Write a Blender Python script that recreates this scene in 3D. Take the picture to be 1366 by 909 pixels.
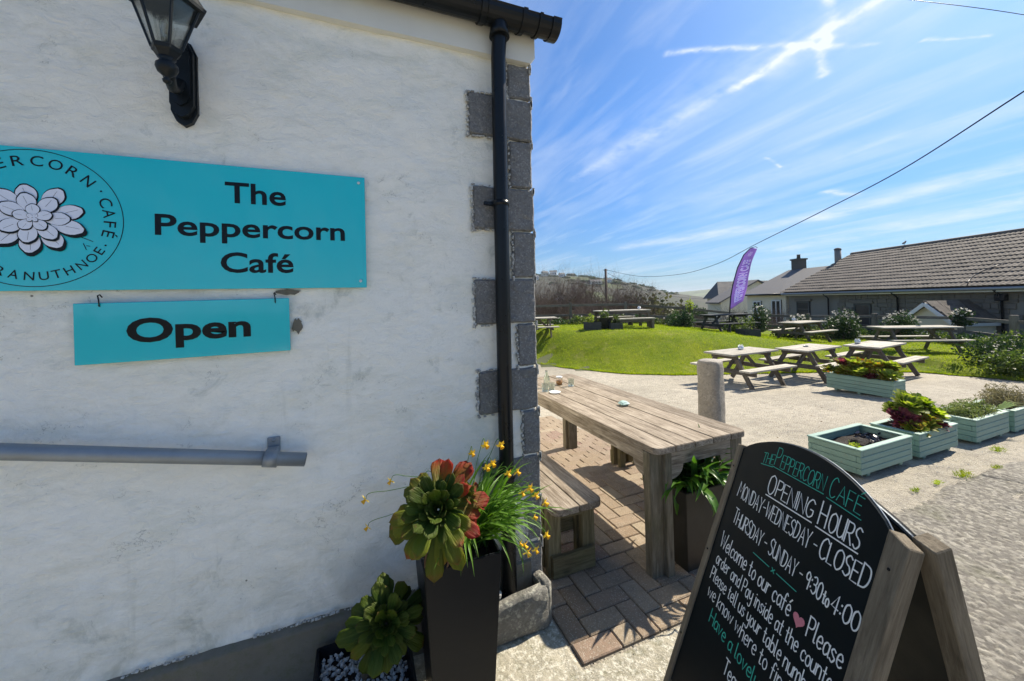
import bpy, bmesh, math, random
import numpy as np
from mathutils import Vector, Matrix, noise as mnoise
R = math.radians
random.seed(7); rng = np.random.default_rng(7)
S = bpy.context.scene; COL = S.collection
for o in list(bpy.data.objects): bpy.data.objects.remove(o)

# ------------------------------------------------------------ camera
YAW = R(22)                                   # x runs along the cafe front, y along its side wall; the view looks 22 deg east of y
CY, SY = math.cos(YAW), math.sin(YAW)
cam_d = bpy.data.cameras.new('camera'); cam = bpy.data.objects.new('camera', cam_d); COL.objects.link(cam); S.camera = cam
cam_d.sensor_width = 36; cam_d.lens = 513/1366*36; cam_d.clip_start = .05; cam_d.clip_end = 6000
cam_d.shift_y = -57.5/1366
p_, r_ = R(.55), R(1.45)
F = Vector((math.sin(YAW)*math.cos(p_), math.cos(YAW)*math.cos(p_), math.sin(p_)))
Rh = Vector((CY, -SY, 0)); Uh = Rh.cross(F)
RI = Rh*math.cos(r_) - Uh*math.sin(r_); UI = Rh*math.sin(r_) + Uh*math.cos(r_)
cam.matrix_world = Matrix(((RI.x, UI.x, -F.x, 0), (RI.y, UI.y, -F.y, 0), (RI.z, UI.z, -F.z, 1.6), (0, 0, 0, 1)))

# ------------------------------------------------------------ sun, sky, exposure
SUNV = Vector((.98, .15, .97)).normalized()
sl = bpy.data.lights.new('sun', 'SUN'); sl.energy = 5.0; sl.angle = R(.53); sl.color = (1, .91, .77)
so = bpy.data.objects.new('sun', sl); COL.objects.link(so); so.rotation_euler = SUNV.to_track_quat('Z', 'Y').to_euler()
S.view_settings.view_transform = 'Standard'; S.view_settings.look = 'None'; S.view_settings.exposure = .87; S.view_settings.gamma = 1
S.render.engine = 'CYCLES'
S.cycles.max_bounces = 6; S.cycles.transparent_max_bounces = 12

W_ = bpy.data.worlds.new('World'); S.world = W_; W_.use_nodes = True
NT = W_.node_tree; NT.nodes.clear()
class G:
    """small helper for node graphs"""
    def __init__(s, nt): s.nt = nt
    def n(s, t, **k):
        nd = s.nt.nodes.new(t)
        for a, b in k.items(): setattr(nd, a, b)
        return nd
    def put(s, sock, v):
        if isinstance(v, bpy.types.NodeSocket): s.nt.links.new(v, sock)
        elif v is not None: sock.default_value = v
    def m(s, op, a, b=None, c=None, clamp=False):
        nd = s.n('ShaderNodeMath', operation=op, use_clamp=clamp)
        for i, v in enumerate((a, b, c)):
            if v is not None: s.put(nd.inputs[i], v)
        return nd.outputs[0]
    def vm(s, op, a, b=None, sc=None):
        nd = s.n('ShaderNodeVectorMath', operation=op); s.put(nd.inputs[0], a)
        if b is not None: s.put(nd.inputs[1], b)
        if sc is not None: s.put(nd.inputs['Scale'], sc)
        return nd.outputs['Value'] if op in ('DOT_PRODUCT', 'LENGTH', 'DISTANCE') else nd.outputs[0]
    def noise(s, v, scale, detail=4, rough=.55, dist=0, out=0):
        nd = s.n('ShaderNodeTexNoise'); s.put(nd.inputs['Vector'], v); nd.inputs['Scale'].default_value = scale
        nd.inputs['Detail'].default_value = detail; nd.inputs['Roughness'].default_value = rough; nd.inputs['Distortion'].default_value = dist
        return nd.outputs[out]
    def vor(s, v, scale, feature='F1', out='Distance', rnd=1):
        nd = s.n('ShaderNodeTexVoronoi', feature=feature); s.put(nd.inputs['Vector'], v); nd.inputs['Scale'].default_value = scale
        nd.inputs['Randomness'].default_value = rnd
        return nd.outputs[out]
    def ramp(s, f, stops, interp='LINEAR'):
        nd = s.n('ShaderNodeValToRGB'); s.put(nd.inputs[0], f); cr = nd.color_ramp; cr.interpolation = interp
        while len(cr.elements) < len(stops): cr.elements.new(.5)
        for e, (p, c) in zip(cr.elements, stops):
            e.position = p; e.color = (*c, 1) if len(c) == 3 else c
        return nd.outputs[0]
    def rr(s, f, a, b, c=0, d=1):
        nd = s.n('ShaderNodeMapRange'); s.put(nd.inputs[0], f)
        for i, v in enumerate((a, b, c, d)): s.put(nd.inputs[i+1], v)
        return nd.outputs[0]
    def mix(s, f, a, b, mode='MIX'):
        nd = s.n('ShaderNodeMix', data_type='RGBA', blend_type=mode); s.put(nd.inputs[0], f)
        for i, v in ((6, a), (7, b)): s.put(nd.inputs[i], (*v, 1) if isinstance(v, tuple) and len(v) == 3 else v)
        return nd.outputs[2]
    def mp(s, v, sc=(1, 1, 1), loc=(0, 0, 0), rot=(0, 0, 0)):
        nd = s.n('ShaderNodeMapping'); s.put(nd.inputs[0], v); nd.inputs['Scale'].default_value = sc
        nd.inputs['Location'].default_value = loc; nd.inputs['Rotation'].default_value = rot
        return nd.outputs[0]
g = G(NT)
sky = g.n('ShaderNodeTexSky', sky_type='NISHITA'); sky.sun_disc = False
sky.sun_elevation = math.asin(SUNV.z); sky.sun_rotation = math.atan2(SUNV.x, SUNV.y)
sky.air_density = 1.0; sky.dust_density = .6; sky.ozone_density = 2.2; sky.altitude = 50
d3 = g.n('ShaderNodeTexCoord').outputs['Generated']
sep = g.n('ShaderNodeSeparateXYZ'); g.put(sep.inputs[0], d3)
zz = g.m('ADD', g.m('MAXIMUM', sep.outputs[2], 0), .08)
cmb = g.n('ShaderNodeCombineXYZ'); g.put(cmb.inputs[0], g.m('DIVIDE', sep.outputs[0], zz)); g.put(cmb.inputs[1], g.m('DIVIDE', sep.outputs[1], zz))
P0 = cmb.outputs[0]                          # sky plane coordinates
wob = g.vm('SCALE', g.vm('SUBTRACT', g.noise(P0, 3.2, 4, .6, out=1), (.5, .5, .5)), sc=.10)
P1 = g.vm('ADD', P0, wob)
def seg(a, b, w, amp, brk=None):
    """a trail from a to b in the sky plane, width w, broken up by noise"""
    ax, ay = a; dx, dy = b[0]-ax, b[1]-ay; L2 = dx*dx+dy*dy
    v = g.vm('SUBTRACT', P1, (ax, ay, 0))
    t = g.m('DIVIDE', g.vm('DOT_PRODUCT', v, (dx, dy, 0)), L2, clamp=True)
    q = g.vm('SUBTRACT', v, g.vm('SCALE', (dx, dy, 0), sc=t))
    dd = g.m('DIVIDE', g.vm('LENGTH', q), w)
    e = g.m('EXPONENT', g.m('MULTIPLY', g.m('MULTIPLY', dd, dd), -1))
    if brk: e = g.m('MULTIPLY', e, g.rr(g.noise(P1, brk, 5, .7), .32, .62))
    return g.m('MULTIPLY', e, amp)
parts = [seg((1.42, .52), (1.45, 1.1), .024, 1.0, 9), seg((1.44, .95), (1.33, 2.15), .045, .30, 5), seg((1.40, .6), (1.36, 1.9), .16, .22, 2.5),
         seg((1.04, 1.04), (1.40, .85), .013, 1.0, 8), seg((1.40, .85), (1.66, .74), .013, 1.0, 9), seg((1.78, .67), (1.93, .57), .009, .5, 10),
         seg((1.22, .66), (1.50, .79), .016, .9, 8), seg((1.5, .79), (1.66, .9), .016, .7, 10),
         seg((1.46, .60), (1.47, .95), .07, .22, 6),
         seg((2.17, 1.48), (2.38, 1.545), .010, .5), seg((3.1, 1.66), (3.3, 1.62), .045, .7, 6),
         seg((3.0, 3.8), (3.75, 2.05), .16, .42, 1.6), seg((3.75, 2.05), (3.5, .7), .13, .5, 1.8), seg((3.5, .7), (3.0, -.8), .16, .4, 1.8),
         seg((4.8, 3.1), (4.5, 1.0), .28, .42, 1.5), seg((4.5, 1.0), (4.0, -1.2), .3, .4, 1.5),
         seg((2.4, 2.2), (2.6, .6), .18, .18, 2)]
tot = parts[0]
for q in parts[1:]: tot = g.m('ADD', tot, q)
PR = g.mp(P0, (1.5, .32, 1), (3, 1, 0), (0, 0, R(-8)))
cir = g.rr(g.noise(PR, 1.5, 6, .52, .3), .44, .84, 0, .36)
PR2 = g.mp(P0, (5, 1.0, 1), (1, 5, 0), (0, 0, R(14)))
cir2 = g.rr(g.noise(PR2, 1.2, 5, .55, .5), .5, .85, 0, .3)
cl = g.m('ADD', g.m('ADD', cir, cir2), tot, clamp=True)
sunp = g.m('MAXIMUM', g.vm('DOT_PRODUCT', d3, tuple(SUNV)), 0)
aur = g.m('MULTIPLY', g.m('POWER', sunp, 11), .34)         # thin high veil thickening towards the sun
cl = g.m('ADD', cl, aur, clamp=True)
lowh = g.m('MULTIPLY', g.m('EXPONENT', g.m('MULTIPLY', g.m('MAXIMUM', sep.outputs[2], 0), -12)), .17)
cl = g.m('ADD', cl, lowh, clamp=True)
hzf = g.rr(sep.outputs[2], 0, .4, .62, 1)
base = g.vm('SCALE', g.mix(1, sky.outputs[0], (.37, .67, .99), 'MULTIPLY'), sc=hzf)
skc = g.mix(cl, base, (5.6, 6.1, 6.7))
bg = g.n('ShaderNodeBackground'); g.put(bg.inputs[0], skc); bg.inputs[1].default_value = .092
wo = g.n('ShaderNodeOutputWorld'); g.put(wo.inputs[0], bg.outputs[0])

# ------------------------------------------------------------ ground heights
def sm(t): t = min(max(t, 0), 1); return t*t*(3-2*t)
def zpatio(D): return -.07*min(max(D-3.3, 0), 5.7)
def lawn_top(X): return .48-.70*sm((X-4.5)/7.5)
EX = [-8, .8, 1.6, 2.9, 4.1, 5.7, 8, 9.8, 10.1, 10.45, 10.5, 12, 18]; ED = [14, 12.1, 11.2, 10.2, 9.85, 9.8, 9.75, 9.5, 9.3, 8.7, 7.7, 6, 5]
def edgeD(X): return float(np.interp(X, EX, ED))
def zlawn(X, D): return zpatio(D)+(lawn_top(X)-zpatio(D))*sm((D-edgeD(X))/2.7)
def zt(X, D): return zlawn(X, D) if D > edgeD(X) else zpatio(D)
def W(X, D, z=0.): return Vector((X*CY+D*SY, -X*SY+D*CY, z))       # yard frame (X to the right, D deep) -> world
def WG(X, D, h=0.): return W(X, D, zt(X, D)+h)
def XD(x, y): return (x*CY-y*SY, x*SY+y*CY)

# ------------------------------------------------------------ materials
MATS = {}
def mat(name, build):
    if name in MATS: return MATS[name]
    m = bpy.data.materials.new(name); m.use_nodes = True; nt = m.node_tree; nt.nodes.clear()
    gg = G(nt); b = gg.n('ShaderNodeBsdfPrincipled'); out = gg.n('ShaderNodeOutputMaterial')
    tc = gg.n('ShaderNodeTexCoord'); gg.obj = tc.outputs['Object']; gg.geo = gg.n('ShaderNodeNewGeometry')
    gg.rand = gg.n('ShaderNodeObjectInfo').outputs['Random']; gg.b = b
    def bump(h, dist, strength=1):
        bn = gg.n('ShaderNodeBump'); gg.put(bn.inputs['Height'], h); bn.inputs['Distance'].default_value = dist; bn.inputs['Strength'].default_value = strength
        nt.links.new(bn.outputs[0], b.inputs['Normal'])
    gg.bump = bump
    gg.vobj = gg.vm('ADD', gg.obj, gg.vm('SCALE', (7.3, 3.1, 5.7), sc=gg.m('MULTIPLY', gg.rand, 9)))
    r = build(gg, b)
    nt.links.new((r if r is not None else b.outputs[0]), out.inputs[0])
    MATS[name] = m; return m
def plain(name, c, rough=.6, metal=0, var=.12, sc=6, bump=.001, spec=.5, coat=0):
    def f(g, b):
        n = g.noise(g.vobj, sc, 5, .6)
        c1 = tuple(max(0, v*(1-var)) for v in c); c2 = tuple(min(1, v*(1+var)) for v in c)
        g.put(b.inputs['Base Color'], g.mix(n, c1, c2)); g.put(b.inputs['Roughness'], g.rr(n, .3, .7, rough*.85, min(1, rough*1.15)))
        b.inputs['Metallic'].default_value = metal; b.inputs['Specular IOR Level'].default_value = spec; b.inputs['Coat Weight'].default_value = coat
        if bump: g.bump(g.noise(g.vobj, sc*6, 3), bump)
    return mat(name, f)
def wood(name, dark, mid, light, scale=1., rough=.85, green=0.):
    def f(g, b):
        v = g.mp(g.vobj, (2.2*scale, 26*scale, 26*scale))
        gr = g.noise(v, 1.6, 6, .72, 1.2); big = g.noise(g.vobj, 3.2*scale, 4, .6)
        fine = g.noise(g.mp(g.vobj, (9*scale, 210*scale, 210*scale)), 1, 3, .8)
        f1 = g.m('ADD', g.m('MULTIPLY', gr, .62), g.m('ADD', g.m('MULTIPLY', fine, .22), g.m('MULTIPLY', big, .25)))
        c = g.ramp(f1, [(.34, dark), (.50, mid), (.68, light)])
        c = g.mix(g.m('MULTIPLY', g.rr(g.rand, 0, 1, -.12, .12), 1), c, (0, 0, 0)) if False else c
        h = g.n('ShaderNodeHueSaturation'); g.put(h.inputs['Color'], c); g.put(h.inputs['Value'], g.rr(g.rand, 0, 1, .84, 1.12))
        c = h.outputs[0]
        kn = g.vor(g.mp(g.vobj, (3.2, 9, 9)), 1.0); c = g.mix(g.rr(kn, .0, .13, .75, 0), c, (dark[0]*.4, dark[1]*.4, dark[2]*.4))
        if green: c = g.mix(g.rr(g.noise(g.geo.outputs['Position'], 5, 5, .7), .5, .7, 0, green), c, (.10, .11, .035))
        g.put(b.inputs['Base Color'], c); b.inputs['Roughness'].default_value = rough; b.inputs['Specular IOR Level'].default_value = .3
        g.bump(g.m('ADD', gr, g.m('MULTIPLY', fine, .8)), .0035/scale, .9)
    return mat(name, f)
M_WOODTOP = wood('weathered_table_wood', (.055, .042, .031), (.18, .142, .10), (.40, .34, .265))
M_WOODLEG = wood('dark_leg_wood', (.045, .036, .022), (.125, .105, .07), (.25, .215, .155), green=.3)  # table legs darker and greener than the tabletop
M_WOODGOLD = wood('tanalised_leg_wood', (.06, .048, .02), (.145, .12, .06), (.26, .215, .12), green=.35)
M_PICNIC = wood('grey_picnic_wood', (.18, .16, .125), (.37, .34, .28), (.56, .52, .44))
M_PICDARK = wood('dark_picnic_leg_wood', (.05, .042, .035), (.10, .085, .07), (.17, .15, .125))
M_BOARDWOOD = wood('board_frame_wood', (.055, .042, .026), (.14, .113, .075), (.25, .205, .14), 1.2)
M_FENCE = wood('fence_wood', (.06, .05, .04), (.13, .115, .09), (.22, .2, .17))
M_BLACKWOOD = wood('dark_stained_wood', (.018, .02, .022), (.035, .04, .042), (.06, .065, .068))
def f_teal(g, b):
    n = g.noise(g.mp(g.vobj, (2, 14, 14)), 2, 5, .65)
    c = g.mix(n, (.155, .26, .21), (.225, .345, .28)); c = g.mix(g.rr(g.noise(g.vobj, 22, 6, .7), .58, .68, 0, .6), c, (.24, .22, .16)); c = g.mix(g.rr(g.noise(g.geo.outputs['Position'], 3.5, 5, .7), .5, .7, 0, .35), c, (.13, .19, .15))
    g.put(b.inputs['Base Color'], c); b.inputs['Roughness'].default_value = .55; g.bump(g.noise(g.mp(g.vobj, (6, 90, 90)), 1, 3), .0015)
M_TEAL = mat('pale_teal_planter_paint', f_teal)

def f_render(g, b):
    P = g.geo.outputs['Position']
    n1 = g.noise(P, 1.3, 7, .68, .3); n2 = g.noise(P, 6, 6, .7, .6); n3 = g.noise(P, 34, 6, .8); n4 = g.noise(g.mp(P, (1, 1, 2.4)), 2.6, 6, .75, .9)
    c = g.mix(g.rr(n1, .38, .68), (.945, .93, .845), (.89, .885, .80))
    c = g.mix(g.rr(n4, .48, .76, 0, .5), c, (.62, .64, .54))          # algae film
    c = g.mix(g.rr(g.m('MULTIPLY', n2, g.rr(n1, .3, .7, .6, 1.3)), .60, .80, 0, .75), c, (.40, .43, .37))
    c = g.mix(g.m('MULTIPLY', g.rr(n3, .60, .74, 0, .6), g.rr(n4, .46, .6)), c, (.45, .46, .40))
    sp = g.vor(P, 9); c = g.mix(g.m('MULTIPLY', g.rr(sp, .022, .045, 1, 0), g.rr(n1, .5, .6)), c, (.14, .13, .11))
    z = g.n('ShaderNodeSeparateXYZ'); g.put(z.inputs[0], P)
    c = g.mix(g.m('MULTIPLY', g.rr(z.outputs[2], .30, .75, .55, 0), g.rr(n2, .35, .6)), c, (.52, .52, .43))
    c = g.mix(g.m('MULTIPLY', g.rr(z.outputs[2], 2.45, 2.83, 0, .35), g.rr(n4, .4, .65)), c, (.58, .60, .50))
    sc2 = g.noise(g.mp(P, (1, 1, 2.2), rot=(0, .35, 0)), 30, 8, .78, 1.6); c = g.mix(g.rr(sc2, .58, .72, 0, .28), c, (.52, .53, .46)); c = g.mix(g.rr(sc2, .30, .42, .35, 0), c, (.95, .95, .90))
    stn = g.noise(g.mp(P, (16, 1, .8)), 1.0, 6, .7, .2); c = g.mix(g.m('MULTIPLY', g.rr(stn, .58, .76, 0, .45), g.rr(n1, .45, .62)), c, (.50, .50, .40))
    ck = g.vor(g.vm('ADD', P, g.vm('SCALE', g.noise(P, 5, 5, .7, out=1), sc=.5)), 1.7, 'DISTANCE_TO_EDGE'); c = g.mix(g.m('MULTIPLY', g.rr(ck, .0, .006, .55, 0), g.rr(n4, .52, .58)), c, (.20, .19, .16))
    g.put(b.inputs['Base Color'], c); b.inputs['Roughness'].default_value = .58; b.inputs['Specular IOR Level'].default_value = .4
    h = g.m('ADD', g.m('MULTIPLY', g.noise(g.mp(P, (1, 1, 1.6), rot=(0, .5, 0)), 17, 7, .68, 1.2), 1.0), g.m('MULTIPLY', sc2, -.35)); g.bump(h, .012, .85)
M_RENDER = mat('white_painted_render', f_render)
def f_plinth(g, b):
    P = g.geo.outputs['Position']; n = g.noise(P, 4, 7, .7, .4); n2 = g.noise(P, 30, 5, .7)
    c = g.mix(n, (.10, .092, .07), (.20, .185, .145)); c = g.mix(g.rr(n2, .5, .7, 0, .6), c, (.10, .11, .05))
    g.put(b.inputs['Base Color'], c); b.inputs['Roughness'].default_value = .9; g.bump(n2, .006)
M_PLINTH = mat('grey_render_plinth', f_plinth)
def granite(name, c1, c2, c3, sc=110, rough=.75, lich=0):
    def f(g, b):
        P = g.geo.outputs['Position']; n = g.vor(P, sc, out='Color'); s = g.n('ShaderNodeSeparateColor'); g.put(s.inputs[0], n)
        c = g.ramp(s.outputs[0], [(.0, tuple(q*.5+w_*.5 for q, w_ in zip(c1, c2))), (.4, c2), (.8, c2), (1, tuple(q*.6+w_*.4 for q, w_ in zip(c3, c2)))]); c = g.mix(g.rr(g.noise(P, 9, 5), .3, .7, 0, .4), c, c1)
        if lich: c = g.mix(g.rr(g.noise(P, 26, 6, .75), .53, .60, 0, lich), c, (.42, .41, .33)); c = g.mix(g.rr(g.noise(P, 11, 6, .75), .52, .66, 0, lich), c, (.09, .09, .07))
        g.put(b.inputs['Base Color'], c); b.inputs['Roughness'].default_value = rough
        g.bump(g.m('ADD', g.noise(P, 60, 5, .7), g.m('MULTIPLY', g.noise(P, 14, 4), 1.2)), .008)
    return mat(name, f)
M_QUOIN = granite('grey_granite', (.085, .085, .082), (.20, .20, .192), (.40, .40, .38), 150)
M_BOLL = granite('pale_granite', (.17, .15, .12), (.30, .27, .225), (.42, .39, .33), 70)
M_TROUGH = granite('lichened_granite', (.10, .095, .08), (.20, .19, .16), (.33, .31, .27), 120, lich=.75)
def f_chip(g, b):
    P = g.geo.outputs['Position']; n = g.noise(P, 55, 5, .8)
    g.put(b.inputs['Base Color'], g.mix(g.rr(n, .42, .58), (.60, .60, .55), (.20, .195, .18))); b.inputs['Roughness'].default_value = .8; g.bump(n, .006)
M_MORTAR = mat('old_mortar_edge', f_chip)
def f_patio(g, b):
    P = g.geo.outputs['Position']; big = g.noise(P, .55, 5, .6); n = g.noise(P, 7, 6, .7); v = g.vor(P, 85, out='Color'); s = g.n('ShaderNodeSeparateColor'); g.put(s.inputs[0], v)
    c = g.mix(g.rr(big, .35, .68), (.35, .31, .235), (.50, .445, .345)); c = g.mix(g.rr(n, .45, .72, 0, .65), c, (.20, .18, .145))
    c = g.mix(g.rr(s.outputs[0], .78, .95, 0, .5), c, (.47, .44, .38)); c = g.mix(g.rr(s.outputs[1], .8, .95, 0, .5), c, (.12, .11, .095))
    c = g.mix(g.rr(g.noise(g.mp(P, (.5, 3, 1), rot=(0, 0, .5)), 1.2, 5, .7), .55, .75, 0, .35), c, (.17, .155, .13))
    g.put(b.inputs['Base Color'], c); b.inputs['Roughness'].default_value = .9
    g.bump(g.m('ADD', g.noise(P, 45, 6, .75), g.m('MULTIPLY', g.vor(P, 85), -.5)), .02)
M_PATIO = mat('worn_patio_surface', f_patio)
def f_agg(g, b):
    P = g.geo.outputs['Position']; n = g.noise(P, 3.0, 6, .7); v = g.vor(g.mp(P, (1, 1, 1)), 46, out='Color'); s = g.n('ShaderNodeSeparateColor'); g.put(s.inputs[0], v)
    at = g.n('ShaderNodeAttribute'); at.attribute_name = 'pebble'; c = g.mix(at.outputs['Fac'], (.125, .112, .09), g.mix(g.rr(n, .35, .7), (.30, .275, .215), (.21, .195, .155))); c = g.mix(g.rr(s.outputs[0], .55, 1, 0, .5), c, (.42, .39, .32)); c = g.mix(g.rr(s.outputs[2], .66, 1, 0, .6), c, (.11, .10, .085))  # gaps between pebbles darker: crevice shade put into the mortar colour
    c = g.mix(g.rr(g.noise(P, 1.1, 5, .7), .56, .66, 0, .5), c, (.13, .13, .07))
    g.put(b.inputs['Base Color'], c); b.inputs['Roughness'].default_value = .88; g.bump(g.noise(P, 120, 4, .7), .006)
M_AGG = mat('rough_cobbly_concrete', f_agg)
def f_path(g, b):
    P = g.geo.outputs['Position']; n = g.noise(P, 6, 7, .75, .4); n2 = g.noise(P, 38, 5, .8)
    c = g.mix(g.rr(n, .35, .65), (.50, .455, .35), (.32, .295, .22)); c = g.mix(g.rr(n2, .51, .57, 0, .85), c, (.70, .67, .56)); c = g.mix(g.rr(g.noise(P, 15, 6, .8), .52, .62, 0, .5), c, (.12, .12, .05))
    g.put(b.inputs['Base Color'], c); b.inputs['Roughness'].default_value = .92; g.bump(g.noise(P, 50, 6, .75), .016)
M_PATH = mat('lichened_path_concrete', f_path)
def f_paver(g, b):
    n = g.noise(g.vobj, 25, 6, .7); v = g.vor(g.vobj, 260, out='Color'); s = g.n('ShaderNodeSeparateColor'); g.put(s.inputs[0], v)
    base = g.ramp(g.rand, [(0, (.23, .16, .10)), (.3, (.31, .235, .155)), (.6, (.25, .175, .12)), (.85, (.35, .28, .19)), (1, (.21, .115, .085))])
    c = g.mix(g.rr(n, .3, .7, 0, .6), base, (.15, .12, .08)); c = g.mix(g.rr(s.outputs[0], .86, 1, 0, .6), c, (.5, .47, .4))
    g.put(b.inputs['Base Color'], c); b.inputs['Roughness'].default_value = .88; g.bump(g.noise(g.vobj, 140, 4, .7), .004)
M_PAVER = mat('buff_block_paver', f_paver)
M_SAND = plain('dark_joint_sand', (.045, .04, .03), .95, var=.5, sc=40, bump=.004)
def f_lawn(g, b):
    P = g.geo.outputs['Position']; n = g.noise(P, .8, 6, .65); n2 = g.noise(P, 9, 5, .7)
    c = g.mix(g.rr(n, .35, .7), (.15, .215, .010), (.27, .30, .016)); c = g.mix(g.rr(n2, .35, .7, 0, .6), c, (.10, .15, .015)); c = g.mix(g.rr(g.noise(P, 1.7, 5, .7), .56, .70, 0, .55), c, (.34, .31, .10))
    g.put(b.inputs['Base Color'], c); b.inputs['Roughness'].default_value = .9; b.inputs['Specular IOR Level'].default_value = .1; g.bump(g.noise(P, 30, 5, .8), .06)
M_LAWN = mat('lawn_turf', f_lawn)
def leafmat(name, stops, rough=.5, trans=.35, axis=0, rnd=(.75, 1.25), coat=0):
    def f(g, b):
        sp = g.n('ShaderNodeSeparateXYZ'); g.put(sp.inputs[0], g.obj); n = g.noise(g.vobj, 4, 3)
        x = g.m('ADD', sp.outputs[axis], g.rr(n, .3, .7, -.16, .06)) if axis is not None else g.noise(g.geo.outputs['Position'], 3, 4, .7)
        if axis is None: x = g.rr(g.m('ADD', x, g.m('MULTIPLY', g.geo.outputs['Random Per Island'], .5)), .35, 1.15)
        c = g.ramp(x, stops); h = g.n('ShaderNodeHueSaturation'); g.put(h.inputs['Color'], c); g.put(h.inputs['Value'], g.rr(g.rand, 0, 1, *rnd))
        c = h.outputs[0]
        if axis == 0 and 'aeonium' in name:
            bl = g.noise(g.vobj, 9, 6, .8); c = g.mix(g.rr(bl, .60, .68, 0, .7), c, (.10, .06, .02)); c = g.mix(g.rr(sp.outputs[0], .975, 1.02, 0, .8), c, (.13, .06, .03)); g.bump(g.noise(g.mp(g.obj, (3, 24, 1)), 1.5, 4), .02, .5)
            c = g.mix(g.rr(g.m('ABSOLUTE', sp.outputs[1]), .0, .03, .25, 0), c, (.16, .22, .05))
        g.put(b.inputs['Base Color'], c); b.inputs['Roughness'].default_value = rough; b.inputs['Coat Weight'].default_value = coat; b.inputs['Specular IOR Level'].default_value = .28
        t = g.n('ShaderNodeBsdfTranslucent'); h2 = g.n('ShaderNodeHueSaturation'); g.put(h2.inputs['Color'], c); h2.inputs['Value'].default_value = 1.7; h2.inputs['Saturation'].default_value = 1.15
        g.put(t.inputs[0], h2.outputs[0])
        mx = g.n('ShaderNodeMixShader'); mx.inputs[0].default_value = trans; g.put(mx.inputs[1], b.outputs[0]); g.put(mx.inputs[2], t.outputs[0])
        return mx.outputs[0]
    return mat(name, f)
M_AEO = leafmat('aeonium_green_leaf', [(0, (.045, .085, .006)), (.45, (.10, .145, .007)), (.84, (.15, .165, .010)), (.97, (.22, .14, .02)), (1.0, (.30, .09, .025))], .55, .35)
M_AEOR = leafmat('aeonium_red_leaf', [(0, (.06, .12, .01)), (.45, (.15, .18, .015)), (.70, (.26, .10, .015)), (.88, (.32, .03, .015)), (1, (.22, .012, .015))], .55, .5)
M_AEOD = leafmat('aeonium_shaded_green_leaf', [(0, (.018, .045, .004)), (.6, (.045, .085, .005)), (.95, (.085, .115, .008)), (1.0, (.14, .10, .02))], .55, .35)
M_STRAP = leafmat('narcissus_leaf', [(0, (.10, .20, .03)), (1, (.15, .28, .04))], .45, .4)
M_AGA = leafmat('agapanthus_leaf', [(0, (.05, .11, .02)), (.6, (.09, .19, .03)), (1, (.20, .27, .07))], .32, .35, coat=.2)
M_BLADE = leafmat('grass_blades', [(0, (.10, .17, .008)), (.5, (.24, .32, .012)), (1, (.42, .44, .05))], .6, .35, axis=None)
M_BUSH = leafmat('dark_shrub_leaves', [(0, (.015, .035, .010)), (.5, (.03, .06, .018)), (1, (.07, .11, .03))], .5, .25, axis=None)
M_BUSHL = leafmat('bright_shrub_leaves', [(0, (.025, .045, .012)), (.5, (.065, .10, .022)), (1, (.19, .23, .06))], .5, .35, axis=None)
M_CROP = leafmat('mixed_aeonium_leaves', [(0, (.07, .11, .02)), (.4, (.16, .20, .03)), (.65, (.26, .24, .05)), (.85, (.24, .09, .03)), (1, (.30, .05, .05))], .45, .4, axis=None)
M_CROPP = leafmat('purple_aeonium_leaves', [(0, (.06, .015, .02)), (.5, (.13, .03, .04)), (1, (.25, .07, .08))], .4, .3, axis=None)
M_CROPG = leafmat('lime_aeonium_leaves', [(0, (.09, .15, .02)), (.5, (.20, .26, .04)), (1, (.36, .36, .10))], .45, .45, axis=None)
M_FLOWERW = leafmat('white_flower_heads', [(0, (.45, .42, .38)), (1, (.8, .78, .72))], .7, .3, axis=None)
M_TWIG = plain('bare_twigs', (.21, .15, .115), .9, var=.4, sc=3, bump=0)
M_TWIG2 = plain('dark_bare_twigs', (.13, .092, .07), .9, var=.4, sc=3, bump=0)
M_BRAM = leafmat('bramble_leaves', [(0, (.030, .032, .014)), (.5, (.07, .075, .032)), (1, (.14, .14, .05))], .6, .25, axis=None)
M_YEL = plain('yellow_petal', (.88, .64, .04), .5, var=.08, sc=60, bump=0)
M_ORANGE = plain('orange_cup', (.85, .46, .01), .5, var=.08, sc=60, bump=0)
M_BLACKPL = plain('black_plastic', (.006, .008, .010), .30, var=.2, sc=9, bump=.0004, spec=.28)
M_BLACKPOT = plain('black_glazed_planter', (.005, .006, .008), .42, var=.25, sc=5, bump=.0006, spec=.22)
M_BROWNPOT = plain('dark_brown_planter', (.018, .015, .009), .6, var=.3, sc=5)
M_IRON = plain('black_lantern_paint', (.006, .009, .011), .42, var=.2, sc=20, spec=.3)
M_GALV = plain('dull_galvanised_steel', (.26, .285, .30), .5, .45, var=.3, sc=14, bump=.001)
M_SCREW = plain('screw_head', (.62, .68, .68), .4, .3, var=.05)
M_SOIL = plain('dark_soil', (.035, .025, .018), .95, var=.6, sc=50, bump=.02)
M_PEBW = plain('pale_gravel_stone', (.42, .41, .38), .8, var=.35, sc=8)
M_CHALKB = plain('chalkboard_black', (.003, .007, .009), .5, var=.35, sc=7, bump=.0003, spec=.12)
M_CHW = plain('white_chalk_pen', (.80, .80, .76), .8, var=.05, sc=90, bump=0)
M_CHG = plain('green_chalk_pen', (.035, .42, .30), .8, var=.10, sc=90, bump=0)
M_CHP = plain('pink_chalk_pen', (.62, .20, .24), .8, var=.25, sc=160, bump=0)
M_LETTER = plain('black_vinyl', (.004, .005, .006), .25, var=.1, bump=0, spec=.25)
M_WHITEV = plain('white_vinyl', (.74, .77, .86), .3, var=.03, bump=0)
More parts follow.
